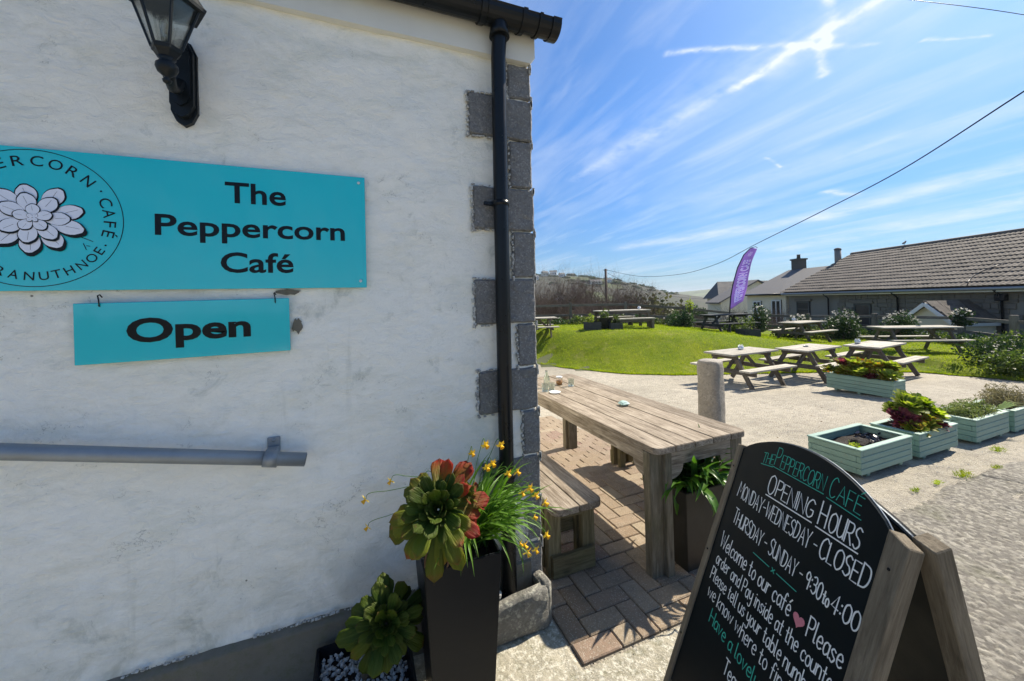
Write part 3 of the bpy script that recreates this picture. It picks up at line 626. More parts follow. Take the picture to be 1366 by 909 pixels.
# ============================================================ STONE TROUGH at the foot of the downpipe
tr = empty('stone_trough', 'small lichened stone drain trough below the black downpipe', 'stone trough', (.69, 1.76, 0))
def trough_box():
    bm = bmesh.new(); prof = []
    # plan outline in x/z extruded: built as front wall, right wall and floor of one stone
    bbox(bm, (-.02, -.035, .088), (.35, .060, .176), None, .014); bbox(bm, (.148, .05, .095), (.06, .21, .19), None, .02); bbox(bm, (-.03, .06, .03), (.34, .19, .06), None, .01); bbox(bm, (-.185, .05, .085), (.04, .21, .17), None, .015)
    for v in bm.verts:
        v.co.z += .030*sm((v.co.x+.2)/.4)*(v.co.z > .08)-(.02 if v.co.x > .13 and v.co.y > .0 else 0)
    bmesh.ops.subdivide_edges(bm, edges=bm.edges[:], cuts=3, use_grid_fill=True)
    for v in bm.verts:
        q = v.co*25; v.co += Vector((mnoise.noise(q), mnoise.noise(q+Vector((9, 0, 0))), mnoise.noise(q+Vector((0, 9, 0)))))*.0035
    return bm
frombm('trough', trough_box(), M_TROUGH, tr, smooth=True)
o = stone('pebble', .575, .615, 1.73, 1.765, .185, .225, M_PEBW, None, .006, .012, 3, 5); tag(o, 'white pebble in the stone trough under the downpipe', 'pebble')

# ============================================================ SIGNS
sg = empty('cafe_sign', 'large turquoise sign reading The Peppercorn Café with white flower logo', 'sign', (-1.0, 1.828, 1.92))
MI = Matrix.Translation((1.0, -1.828, -1.92))
def sp(name, c, s, m, parent, bev=.001): return box(name, Vector(c)-Vector((-1.0, 1.828, 1.92)), s, m, parent, bev)
bd = sp('board', (-1.003, 1.822, 1.920), (2.092, .008, .488), M_SIGN, sg)
for x in (-2.02, .018):
    for z in (2.138, 1.706): lathe('screw', [(.0065, 0), (.0055, .002), (.001, .003)], M_SCREW, sg, 12, (0, 0, 0)).matrix_local = Matrix.Translation((x+1.0, -.011, z-1.92)) @ Matrix.Rotation(R(90), 4, 'X')
fy = 1.8175
def T_(s, x0, x1, zb, cap, name='lettering', bold=.018): return text(name, s, x0, x1, zb, cap, M_LETTER, sg, .0006, bold, fy, MI)
T_('The', -.472, -.263, 2.018, .083); T_('Peppercorn', -.690, -.042, 1.882, .079); T_('Café', -.490, -.240, 1.742, .080)
def ringmesh(name, cx, cz, r, w, m, parent, y):
    n = 96; v = []; 
    for yy in (y, y-.0005):
        for rr_ in (r, r-w): v += [(cx+rr_*math.cos(2*math.pi*k/n), yy, cz+rr_*math.sin(2*math.pi*k/n)) for k in range(n)]
    f = []
    for k in range(n):
        j = (k+1) % n; f += [(2*n+k, 3*n+k, 3*n+j, 2*n+j), (k, 2*n+k, 2*n+j, j), (3*n+k, n+k, n+j, 3*n+j)]
    return pydata(name, v, f, m, parent, MI)
ecx, ecz = -1.0125, 1.9235
ringmesh('logo_ring', ecx, ecz, .2345, .0022, M_LETTER, sg, fy)
def arc_text(s, ang0, step, r, cap, flip=False, widths={}):
    for k, ch in enumerate(s):
        if ch == ' ': continue
        a = R(ang0+k*step if flip else ang0-k*step); w = {'I': .3, '·': .18, 'E': .62, 'F': .6, 'T': .8}.get(ch, .86)*cap; 
        o = text('letter', ch, -w/2, w/2, -cap/2, cap if ch != '·' else cap, M_LETTER, sg, .0005, .0, 0)
        ro = a-math.pi/2 if not flip else a+math.pi/2
        o.matrix_local = MI @ Matrix.Translation((ecx+r*math.cos(a), fy, ecz+r*math.sin(a))) @ Matrix.Rotation(-ro, 4, 'Y')
def place_letters(seq, cap, rad, flip):
    for ch, ang in seq:
        a = R(ang); w = {'E': .62, 'É': .62, 'F': .58, 'T': .8, 'O': 1.02, 'C': .9, 'N': .84}.get(ch, .82)*cap
        o = text('letter', ch, -w/2, w/2, -cap/2, cap, M_LETTER, sg, .0005, .0, 0); ro = a-math.pi/2 if not flip else a+math.pi/2
        o.matrix_local = MI @ Matrix.Translation((ecx+rad*math.cos(a), fy, ecz+rad*math.sin(a))) @ Matrix.Rotation(-ro, 4, 'Y')
place_letters([('P', 160), ('E', 149), ('P', 138.5), ('P', 127), ('E', 114.5), ('R', 101.5), ('C', 87.5), ('O', 73.5), ('R', 59.5), ('N', 45)], .036, .197, False)
for o in [q for q in sg.children if q.name.startswith('letter') and not q.name.startswith('lettering')]: pass
place_letters([('C', 19.5), ('A', 8), ('F', -3.4), ('É', -13.8)], .036, .197, False)
place_letters([('E', -33), ('O', -42.5), ('N', -53), ('H', -64), ('T', -74), ('U', -83.5), ('N', -94), ('A', -105), ('R', -115), ('R', -125.5), ('E', -135.5), ('P', -145)], .030, .197, True)
for a in (31.5, -25.5): lathe('dot', [(.003, 0), (.003, .0006)], M_LETTER, sg, 10).matrix_local = MI @ Matrix.Translation((ecx+.203*math.cos(R(a)), fy, ecz+.203*math.sin(R(a)))) @ Matrix.Rotation(R(90), 4, 'X')
# flower of the logo: rings of outlined petals, white on black
def petal_pts(L, Wd, pointy=.0):
    out = []
    for k in range(22):
        t = 2*math.pi*k/22; x = .5-.5*math.cos(t); y = math.sin(t)*(.5+.0)*(.55+.75*x)*(1-.25*x*x)
        if abs(x-1) < .03: x += pointy
        out.append((x*L, y*Wd))
    return out
lay = [0]
def petal(ang, r0, L, Wd, dark=(0.004, -.006)):
    for m, sc, off, yy in ((M_LETTER, 1.0, dark, 0), (M_LETTER, 1.02, (0, 0), .0002), (M_WHITEV, .955, (0, 0), .0004)):
        pts = petal_pts(L*sc+(.0 if sc == 1 else 0), Wd*sc, .04); ca, sa = math.cos(ang), math.sin(ang); y = fy-.0001-lay[0]-yy
        q = [(ecx+off[0]+ca*(r0+a)-sa*b, y, ecz+off[1]+(sa*(r0+a)+ca*b)*.93) for a, b in pts]; n = len(q); q2 = [(a, y+.0002, c) for a, _, c in q]
        pydata('petal' if m is M_WHITEV else 'petal_outline', q+q2, [tuple(range(n))[::-1]]+[(i, (i+1) % n, n+(i+1) % n, n+i) for i in range(n)], m, sg, MI)
    v = [(.35, .004), (.7, .0), (.35, -.0)]
    y = fy-.0001-lay[0]-.0006; ca, sa = math.cos(ang), math.sin(ang); q = [(ecx+ca*(r0+a*L)-sa*b*3*Wd*.3, y, ecz+(sa*(r0+a*L)+ca*b*3*Wd*.3)*.93) for a, b in ((.45, .0), (.86, .06), (.86, .075), (.45, .02))]
    pydata('petal_vein', q, [(0, 1, 2, 3)], M_LETTER, sg, MI); lay[0] += .00035
rr_ = random.Random(3)
for k in range(9): petal(R(20+k*40+rr_.uniform(-6, 6)), .045, .085+rr_.uniform(-.008, .006), .062, (.005, -.009) if math.sin(R(20+k*40)) < .3 else (.003, -.003))
for k in range(7): petal(R(k*51.4+rr_.uniform(-5, 5)), .022, .070, .055, (.003, -.005))
for k in range(5): petal(R(90+k*72), .008, .042, .040, (.002, -.003))
for k in range(4): petal(R(45+k*90), .001, .016, .015, (.001, -.002))
# tiny twig mark beside the flower
for a, b in (((.118, -.060), (.150, -.075)), ((.124, -.082), (.132, -.105)), ((.132, -.09), (.142, -.092))):
    q0, q1 = Vector((ecx+a[0], fy-.0004, ecz+a[1])), Vector((ecx+b[0], fy-.0004, ecz+b[1])); plank('twig_mark', q0+Vector((1.0, -1.828, -1.92)), q1+Vector((1.0, -1.828, -1.92)), .0004, .002, M_LETTER, sg, (0, 0, 1), 0)

og = empty('open_sign', 'small turquoise sign reading Open hanging below the large sign', 'sign', (-.586, 1.815, 1.525))
def o_loc(x, z): return Vector((x+.586, 0, z-1.525))
rotO = Matrix.Rotation(R(-.55), 3, 'Y'); 
box('board', (0, 0, 0), (.658, .007, .216), M_SIGN, og, .002, rotO)
text('lettering', 'Open', -.773+.586, -.393+.586, 1.488-1.525, .086, M_LETTER, og, .0006, .03, -.0042, rotO.to_4x4())
for x in (-.845, -.307):
    q = o_loc(x, 1.628); tube('hook', [q+Vector((0, .012, .022)), q+Vector((-.004, .006, .032)), q+Vector((-.004, -.006, .028)), q+Vector((0, -.009, .012)), q+Vector((.0, -.007, -.008)), q+Vector((.001, .004, -.014))], .0022, M_LETTER, og, 6)
# patches where the paint has come away
for (x, z, s, lb) in ((-.262, 1.662, .030, 'bare grey patch of missing render under the large sign'), (-.232, 1.52, .036, 'bare grey patch of missing render beside the open sign')):
    bm = bmesh.new(); n = 18; vs = [bm.verts.new((math.cos(2*math.pi*k/n)*s*(.7+.5*random.random())*(1.4 if z > 1.6 else .55), 0, math.sin(2*math.pi*k/n)*s*(.6+.5*random.random())*(.45 if z > 1.6 else 1))) for k in range(n)]
    fc = bm.faces.new(vs); r = bmesh.ops.extrude_face_region(bm, geom=[fc])
    for e in r['geom']:
        if isinstance(e, bmesh.types.BMVert): e.co.y += .014
    o = frombm('render_patch', bm, M_PLINTH, cafe, Matrix.Translation((x, 1.8275, z)))

# ============================================================ HANDRAIL
hr = empty('handrail', 'sloping grey metal handrail fixed to the white wall', 'handrail', (-.33, 1.84, 1.0))
def hz(x): return .978-.206*(x+.205)
off = Vector((.33, -1.84, -1.0))
rail = tube('rail_tube', [Vector((x, 1.775, hz(x)))+off for x in (-3.2, -2, -1, -.205)], .0265, M_GALV, hr, 20)
tube('rail_bore', [Vector((-.2045, 1.775, hz(-.2045)))+off, Vector((-.2035, 1.775, hz(-.2035)))+off], .0215, M_LETTER, hr, 18)
for x in (-.325, -2.1):
    tube('clamp', [Vector((x-.024, 1.775, hz(x-.024)))+off, Vector((x+.024, 1.775, hz(x+.024)))+off], .0325, M_GALV, hr, 20)
    box('clamp_lug', Vector((x, 1.80, hz(x)+.022))+off, (.044, .05, .02), M_GALV, hr, .004)
    box('wall_plate', Vector((x, 1.832, hz(x)+.038))+off, (.046, .008, .06), M_GALV, hr, .003)
    for dz in (.056,): lathe('bolt', [(.007, 0), (.007, .005), (.003, .006)], M_GALV, hr, 8).matrix_local = Matrix.Translation(Vector((x, 1.828, hz(x)+dz-.0))+off) @ Matrix.Rotation(R(90), 4, 'X')
for x, r_2 in ((-.72, .5), (-.215, .8)):
    o = stone('paint_drip', x-.004, x+.004, 1.7465, 1.7505, hz(x)-.016*r_2, hz(x)+.018*r_2, M_WHITE, hr, .001, .001, 3, 3); o.matrix_local = Matrix.Translation(off) @ o.matrix_local

# ============================================================ WALL LANTERN
la = empty('wall_lantern', 'black hexagonal glazed carriage lantern on the white wall', 'wall lamp', (-.597, 1.84, 2.45))
def L(x, y, z): return Vector((x+.597, y-1.84, z-2.45))
pl = [(-.037, 0), (-.037, -.15), (-.022, -.185), (0, -.20), (.022, -.185), (.037, -.15), (.037, .05), (.022, .085), (0, .095), (-.022, .085), (-.037, .05)]
for d0, d1, s, nm in ((.0, .02, 1.12, 'back_rim'), (.02, .045, 1.0, 'backplate'), (.045, .055, .8, 'plate_raised_panel')):
    n = len(pl); v = [(a*s, -d, b*s+.075-.0*s) for d in (d0, d1) for a, b in pl]; 
    pydata(nm, v, [tuple(range(n)), tuple(range(2*n-1, n-1, -1))]+[(i, n+i, n+(i+1) % n, (i+1) % n) for i in range(n)], M_IRON if nm != 'back_rim' else M_WHITE if False else M_IRON, la)
cxl, cyl = .019, -.215                               # lantern axis
tube('arm', [(0, -.05, .0), (0, -.085, -.045), (.004, -.13, -.062), (.012, -.175, -.05), (.018, -.21, -.02)], [.018, .016, .015, .017, .022], M_IRON, la, 12)
lathe('finial', [(.002, -.062), (.011, -.055), (.013, -.047), (.006, -.039), (.012, -.034), (.026, -.022), (.031, -.008), (.030, .004), (.022, .012), (.020, .02), (.026, .026)], M_IRON, la, 18, (cxl, cyl, -.028))
lathe('body_base', [(.024, .0), (.036, .020), (.041, .024), (.044, .036), (.040, .04)], M_IRON, la, 6, (cxl, cyl, -.004), False)
hexr = [(.041, .032), (.090, .180)]
for k in range(6):
    a0, a1 = 2*math.pi*k/6, 2*math.pi*(k+1)/6
    p = [Vector((cxl+r*math.cos(a), cyl+r*math.sin(a), z)) for a in (a0, a1) for r, z in hexr]
    tube('glazing_bar', [p[0], p[1]], .0052, M_IRON, la, 6, False)
    nrm = ((p[1]-p[0]).cross(p[2]-p[0])).normalized()*.0012
    pydata('glass_pane', [p[0]-nrm, p[2]-nrm, p[3]-nrm, p[1]-nrm, p[0]+nrm, p[2]+nrm, p[3]+nrm, p[1]+nrm], [(0, 1, 2, 3), (7, 6, 5, 4), (0, 4, 5, 1), (1, 5, 6, 2), (2, 6, 7, 3), (3, 7, 4, 0)], M_LGLASS, la)
lathe('bulb', [(.004, .0), (.009, .004), (.011, .015), (.016, .04), (.017, .055), (.012, .068), (.004, .074)], M_LGLASS, la, 14, (cxl, cyl, .058))
lathe('bulb_holder', [(.012, 0), (.012, .024), (.009, .026)], M_IRON, la, 12, (cxl, cyl, .034))
tube('filament', [(cxl, cyl, .08), (cxl+.003, cyl, .115)], .003, plain('bulb_filament_tan', (.45, .33, .18), .6), la, 6)
lathe('lantern_roof', [(.092, .254), (.110, .256), (.113, .266), (.104, .276), (.080, .315), (.050, .345), (.024, .36), (.026, .372), (.012, .385), (.010, .40), (.002, .41)], M_IRON, la, 6, (cxl, cyl, -.078), False)

# ============================================================ HAND LETTERING (single-stroke alphabet, y 0..10 capitals)
GL = {
'A': (6, '0 0 3 10 6 0|1.2 3.6 4.8 3.6'), 'B': (5.4, '0 0 0 10|~0 10 4.2 9.6 4.2 6 0 5.4|~0 5.4 5 4.8 4.8 .6 0 0'), 'C': (5.4, '~5.4 8.4 3.2 10 .4 7.4 .3 2.4 2.8 0 5.4 1.4'),
'D': (5.8, '0 0 0 10|~0 10 4.6 8.8 5.6 4.6 3.8 .8 0 0'), 'E': (4.8, '4.8 10 0 10 0 0 4.8 0|0 5.2 4 5.2'), 'É': (4.8, '4.8 10 0 10 0 0 4.8 0|0 5.2 4 5.2|1.8 11.4 4 13.6'), 'F': (4.6, '4.6 10 0 10 0 0|0 5.2 3.8 5.2'),
'G': (5.8, '~5.6 8.4 3.2 10 .4 7.2 .3 2.4 2.8 0 5.4 1.6 5.6 4.2|5.7 4.4 3.4 4.4'), 'H': (5.8, '0 0 0 10|5.8 0 5.8 10|0 5 5.8 5'), 'I': (.6, '.3 0 .3 10'), 'L': (4.4, '0 10 0 0 4.4 0'),
'M': (7.4, '0 0 .6 10 3.7 3.4 6.8 10 7.4 0'), 'N': (6, '0 0 0 10 6 0 6 10'), 'O': (6.2, '~3.1 10 .4 8 .2 2.6 3.1 0 6 2.6 5.9 8 3.1 10'), 'P': (5.2, '0 0 0 10|~0 10 4.6 9.6 5 6.4 3.4 4.8 0 4.6'),
'R': (5.6, '0 0 0 10|~0 10 4.6 9.6 4.9 6.6 3.2 5 0 4.8|2.2 4.9 5.6 0'), 'S': (5, '~4.8 8.8 2.6 10 .4 8 1.2 5.9 4 4.4 4.8 2 2.6 0 .2 1.2'), 'T': (5.8, '0 10 5.8 10|2.9 10 2.9 0'), 'U': (5.8, '~0 10 0 3.4 1.2 .4 3.6 .1 5.6 2.6 5.8 10|5.8 10 5.8 0'),
'W': (8, '0 10 2 0 4 8.4 6 0 8 10'), 'Y': (5.6, '0 10 2.8 5 5.6 10|2.8 5 2.8 0'),
'0': (5, '~2.5 10 .4 8 .2 2.4 2.5 0 4.8 2.4 4.7 8 2.5 10'), '3': (4.6, '~.2 9.2 2.6 10 4.2 8 3.2 5.6 1.4 5.3|~1.4 5.3 4 5 4.6 2.2 2.6 0 0 1'), '4': (5.4, '3.8 0 3.8 10 0 3 5.4 3'), '9': (4.8, '~4.6 8 2.2 10 .2 7.8 1 5.4 3.4 5.4 4.6 8|4.6 8.4 4.2 0'),
':': (1.2, '.5 2.2 .7 2.8|.5 6.4 .7 7'), '-': (4, '.3 4.6 3.7 4.8'),
'a': (4.6, '~4.2 5 2.4 6 .4 4.6 .3 1.4 2 0 4.2 1.8|4.3 5.9 4.3 1 5 .1'), 'b': (4.4, '0 10 0 .2|~0 4 2 5.9 4.2 4.4 4.1 1.2 2 0 0 1'), 'c': (4, '~4 5 2.2 6 .3 4.4 .3 1.4 2.2 0 4 1'), 'd': (4.6, '~4.2 4.8 2.2 5.9 .4 4.4 .3 1.3 2 0 4.2 1.6|4.3 10 4.3 .1'),
'e': (4.3, '~.4 3 3.9 3.4 3.4 5.4 2 6 .4 4.4 .3 1.5 2.2 0 4.2 1'), 'é': (4.3, '~.4 3 3.9 3.4 3.4 5.4 2 6 .4 4.4 .3 1.5 2.2 0 4.2 1|1.8 7.4 3.6 9.4'), 'f': (3.4, '~3.4 9.2 2.2 10 1.2 8 1.1 0|0 5.8 3 5.8'), 'h': (4.4, '0 10 0 0|~0 3.8 1.6 5.9 3.8 5.6 4.2 3.4 4.3 0'),
'i': (1, '.4 6 .4 0|.4 8 .5 8.3'), 'k': (4.2, '0 10 0 0|3.6 6 0 2.6 4.2 0'), 'l': (1.6, '~.2 10 .2 1.4 .6 .2 1.5 .2'), 'm': (7.4, '0 6 0 0|~0 4 1.6 6 3.2 5.2 3.5 0|~3.5 4 5.2 6 6.9 5.2 7.2 0'), 'n': (4.4, '0 6 0 0|~0 3.8 1.6 6 3.8 5.4 4.2 3.4 4.3 0'),
'o': (4.4, '~2.2 6 .4 4.6 .3 1.4 2.2 0 4.1 1.4 4 4.6 2.2 6'), 'p': (4.4, '0 6 0 -4|~0 4 2 6 4.2 4.6 4 1.2 2 0 0 1.2'), 'r': (3.4, '0 6 0 0|~0 3.6 1.4 5.8 3.4 5.6'), 's': (3.8, '~3.6 5.2 1.8 6 .4 4.6 1.8 3.2 3.6 2 2 0 .1 .8'), 't': (3.4, '~1.4 9 1.4 1.4 2 .2 3.4 .6|0 6 3 6'),
'u': (4.4, '~0 6 0 1.8 1.4 0 3.4 .6 4.2 2.6|4.3 6 4.3 .1'), 'v': (4.2, '0 6 2.1 0 4.2 6'), 'w': (6.6, '0 6 1.6 .2 3.3 5 5 .2 6.6 6'), 'y': (4.4, '~0 6 .2 2.4 1.8 1 4 2.4|~4.3 6 4.2 -2 2.6 -4 .4 -3'), 'x': (3, '0 3 3 8|3 3 0 8')}
def catmull(p, n=5):
    q = [p[0]]+p+[p[-1]]; out = []
    for i in range(1, len(q)-2):
        a, b, c, d = q[i-1], q[i], q[i+1], q[i+2]
        for k in range(n):
            t = k/n; out.append(tuple(.5*((2*b[j])+(-a[j]+c[j])*t+(2*a[j]-5*b[j]+4*c[j]-d[j])*t*t+(-a[j]+3*b[j]-3*c[j]+d[j])*t**3) for j in (0, 1)))
    return out+[p[-1]]
def strokes(s, u0, v0, u1, v1, cap, caps2=None, mid=0):
    """polylines in board coordinates (u across, height = -v) of a hand written line; mid lifts the middle"""
    rs = random.Random(s); pen = 0; items = []
    for ch in s:
        if ch == ' ': pen += 3.2; continue
        sc = 1.0
        if caps2 and ch in caps2[0]: sc = caps2[1]
        w, d = GL[ch]; items.append((ch, pen, sc)); pen += w*sc+1.35
    tot = pen-1.35; k = (u1-u0)/tot; out = []
    for ch, x0, sc in items:
        jy = rs.uniform(-.35, .35); jr = rs.uniform(-.03, .03)
        for st in GL[ch][1].split('|'):
            smooth = st[0] == '~'; nums = [float(a) for a in st.lstrip('~').split()]; pts = list(zip(nums[::2], nums[1::2]))
            if smooth: pts = catmull(pts)
            q = []
            for a, b in pts:
                a, b = a*sc+jr*b, b*sc+jy+rs.uniform(-.08, .08); X = x0+a; f = X/tot
                q.append((u0+X*k, -(v0+(v1-v0)*f)+b/10*cap+mid*4*f*(1-f)))
            out.append(q)
    return out
def ribbon(name, lines, w, m, parent, y, h=.0006, mw=None):
    v, f = [], []
    for li, q in enumerate(lines):
        q = [q[0]]+[b for a, b in zip(q, q[1:]) if math.hypot(a[0]-b[0], a[1]-b[1]) > 1e-5]
        if len(q) < 2: continue
        def ext(a, b): L_ = math.hypot(b[0]-a[0], b[1]-a[1]); return (b[0]+(b[0]-a[0])/L_*w*.35, b[1]+(b[1]-a[1])/L_*w*.35)
        q[0] = ext(q[1], q[0]); q[-1] = ext(q[-2], q[-1]); n0 = len(v); yy = y-h*(li % 3)*.25
        for i, p in enumerate(q):
            a, b = q[max(i-1, 0)], q[min(i+1, len(q)-1)]; dx, dy = b[0]-a[0], b[1]-a[1]; L_ = math.hypot(dx, dy) or 1; nx_, ny_ = -dy/L_*w/2, dx/L_*w/2
            v += [(p[0]+nx_, yy, p[1]+ny_), (p[0]-nx_, yy, p[1]-ny_), (p[0]+nx_*.5, yy-h, p[1]+ny_*.5), (p[0]-nx_*.5, yy-h, p[1]-ny_*.5)]
        for i in range(len(q)-1):
            a, b = n0+4*i, n0+4*i+4; f += [(a, b, b+2, a+2), (a+2, b+2, b+3, a+3), (a+3, b+3, b+1, a+1)]
    return pydata(name, v, f, m, parent, mw)

# ============================================================ A-BOARD
ab = empty('chalkboard_sign', 'black A-frame chalkboard with opening hours in wooden frame', 'chalkboard sign', (1.305, .805, 0))
uu = Vector((-.32845, -.94452, 0)); nn = Vector((-.94452, .32845, 0)); Ah = Vector((1.397, 1.071, 1.0))
def face_matrix(lean, org, sgn):
    z = (Vector((0, 0, 1))*math.cos(lean)-nn*math.sin(lean)*sgn); x = uu*sgn; y = z.cross(x)
    M = Matrix((x, y, z)).transposed().to_4x4(); M.translation = org-Vector((1.305, .805, 0)); return M
MF = face_matrix(R(20), Ah, 1)
def arch_panel(name, w, ztop_side, peak, zbot, t, m, parent, M, inset=0, y0=0):
    n = 22; pts = [(-.0+inset, zbot)]+[(inset+(w-2*inset)*k/n, ztop_side+(peak-ztop_side)*(4*(k/n)*(1-k/n))**.82-inset) for k in range(n+1)]+[(w-inset, zbot)]
    N = len(pts); v = [(x, y, z) for y in (y0, y0+t) for x, z in pts]
    return pydata(name, v, [tuple(range(N))[::-1], tuple(range(N, 2*N))]+[(i, (i+1) % N, N+(i+1) % N, N+i) for i in range(N)], m, parent, M)
fr = link('front_panel', None, ab, None, MF)
bdn = arch_panel('board', .563, -.002, .100, -.93, .009, M_CHALKB, fr, Matrix())
arch_panel('board_edge', .563, .001, .104, -.93, .004, M_WHITEV if False else M_GALV, fr, Matrix(), 0, .009)
def post(parent, x0, x1, ztop0, ztop1, zbot, m, y0, y1, name='post'):
    bm = bmesh.new(); vs = [bm.verts.new(q) for q in [(x0, y0, zbot), (x1, y0, zbot), (x1, y0, ztop1), (x0, y0, ztop0), (x0, y1, zbot), (x1, y1, zbot), (x1, y1, ztop1), (x0, y1, ztop0)]]
    for q in [(0, 1, 2, 3), (7, 6, 5, 4), (0, 4, 5, 1), (1, 5, 6, 2), (2, 6, 7, 3), (3, 7, 4, 0)]: bm.faces.new([vs[i] for i in q])
    bmesh.ops.bevel(bm, geom=bm.edges[:], offset=.0025, segments=1, affect='EDGES')
    # grain runs up the post: local x = up
    Mr = Matrix.Rotation(R(-90), 4, 'Y'); c = Vector(((x0+x1)/2, (y0+y1)/2, zbot)); T = Matrix.Translation(c) @ Mr
    bmesh.ops.transform(bm, matrix=T.inverted(), verts=bm.verts); return frombm(name, bm, m, parent, T)
arch_panel('board_back', .563, -.004, .098, -.93, .004, M_CHALKB, fr, Matrix(), .003, .0135)
post(fr, -.030, .0, .006, .012, -1.064, M_BOARDWOOD, -.006, .030); post(fr, .560, .612, .012, -.006, -1.064, M_BOARDWOOD, -.010, .034)
plank('bottom_rail', (0, .012, -.95), (.56, .012, -.95), .02, .045, M_BOARDWOOD, fr)
MB = face_matrix(R(13), Ah-nn*.070+uu*.58, -1)
bk = link('back_panel', None, ab, None, MB)
arch_panel('board', .575, -.03, .058, -.93, .009, M_CHALKB, bk, Matrix()); arch_panel('board_edge', .575, -.027, .062, -.93, .004, M_GALV, bk, Matrix(), 0, .009)
arch_panel('board_back', .575, -.032, .056, -.93, .004, M_CHALKB, bk, Matrix(), .003, .0135)
post(bk, -.046, .004, .0, .010, -1.03, M_BOARDWOOD, -.010, .034); post(bk, .572, .604, .002, .0, -1.03, M_BOARDWOOD, -.006, .03); plank('bottom_rail', (0, .012, -.92), (.57, .012, -.92), .02, .045, M_BOARDWOOD, bk)
p0 = MF @ Vector((.585, .03, -.40)); p1 = MB @ Vector((-.02, .03, -.39)); plank('stay_bar', p0, p1, .004, .016, M_GALV, ab, (0, 0, 1), .001)
for t_ in (.1, .9): lathe('screw', [(.005, -.003), (.005, .003), (.002, .004)], M_GALV, ab, 8).matrix_local = Matrix.Translation(p0.lerp(p1, t_))
for x in (.08, .5): box('hinge', MF @ Vector((x, .03, -.012)), (.03, .03, .01), M_GALV, ab, .002)
for x, z in ((.585, -.075), (-.014, -.08), (-.014, -.42), (-.014, -.76), (.588, -.5)): lathe('screw', [(.004, 0), (.004, .001), (.002, .0015)], M_LETTER, fr, 8).matrix_local = Matrix.Translation((x, -.0095 if x > .1 else -.0065, z)) @ Matrix.Rotation(R(90), 4, 'X')
yb = -.0002
def chalk(s, u0, v0, u1, v1, cap, w, m, caps2=None, mid=0): ribbon('lettering', strokes(s, u0, v0, u1, v1, cap, caps2, mid), w, m, bdn, yb)
# title, small capitals that follow the arch
chalk('THE', .108, .010, .158, -.002, .036, .0022, M_CHG); chalk('P', .163, -.004, .182, -.006, .062, .0025, M_CHG); chalk('EPPERCORN', .190, -.006, .362, -.008, .046, .0025, M_CHG)
chalk('C', .380, -.006, .400, -.006, .060, .0025, M_CHG); chalk('AFÉ', .407, -.006, .480, -.003, .046, .0025, M_CHG)
ribbon('underline', [[(.107, -.016), (.160, -.006)], [(.160, -.003), (.366, .002)], [(.378, -.002), (.486, -.008)]], .0024, M_CHG, bdn, yb)
chalk('O', .168, .094, .196, .091, .066, .0040, M_CHW); chalk('PENING', .204, .089, .352, .083, .054, .0038, M_CHW); chalk('H', .374, .083, .398, .083, .068, .0040, M_CHW); chalk('OURS', .408, .084, .500, .081, .056, .0038, M_CHW)
ribbon('underline', [[(.168, -.102), (.356, -.092)], [(.372, -.094), (.502, -.090)]], .0038, M_CHW, bdn, yb)
chalk('MONDAY-WEDNESDAY -', .042, .172, .394, .163, .050, .0034, M_CHW, ('M', 1.12)); chalk('CLOSED', .404, .165, .546, .156, .054, .0040, M_CHW, ('CD', 1.1))
chalk('THURSDAY - SUNDAY -', .058, .264, .378, .261, .047, .0034, M_CHW, ('TS', 1.12)); chalk('9:30', .390, .262, .444, .262, .046, .0038, M_CHW); chalk('to', .450, .262, .470, .262, .036, .0040, M_CHW); chalk('4:00', .476, .262, .552, .262, .048, .0040, M_CHW)
ribbon('divider', [[(.190, -.297), (.264, -.295)], [(.296, -.294), (.374, -.292)]], .0026, M_CHG, bdn, yb); ribbon('divider_cross', [[(.275, -.301), (.287, -.289)], [(.275, -.289), (.287, -.301)]], .0028, M_CHG, bdn, yb)
chalk('Welcome to our café', .034, .374, .374, .368, .052, .0038, M_CHW, ('W', 1.1)); chalk('Please', .436, .370, .542, .364, .054, .0038, M_CHW)
n = 26; hp = [(.405+.016*math.sin(t)**3*1.25, -.353+.0165*(13*math.cos(t)-5*math.cos(2*t)-2*math.cos(3*t)-math.cos(4*t))/13) for t in [2*math.pi*k/n for k in range(n)]]
pydata('heart', [(x, yb-d, z) for d in (.0005, 0) for x, z in hp], [tuple(range(n)), *[(i, (i+1) % n, n+(i+1) % n, n+i) for i in range(n)]], M_CHP, bdn)
chalk('order and Pay inside at the counter', .040, .436, .546, .428, .046, .0034, M_CHW, ('P', .95)); chalk('Please tell us your table number so', .036, .497, .546, .489, .046, .0034, M_CHW)
chalk('we know where to find you', .048, .555, .505, .548, .048, .0034, M_CHW); chalk('Have a lovely day', .094, .620, .430, .614, .046, .0036, M_CHG); chalk('Team', .214, .690, .300, .688, .046, .0040, M_CHW, ('T', 1.0))

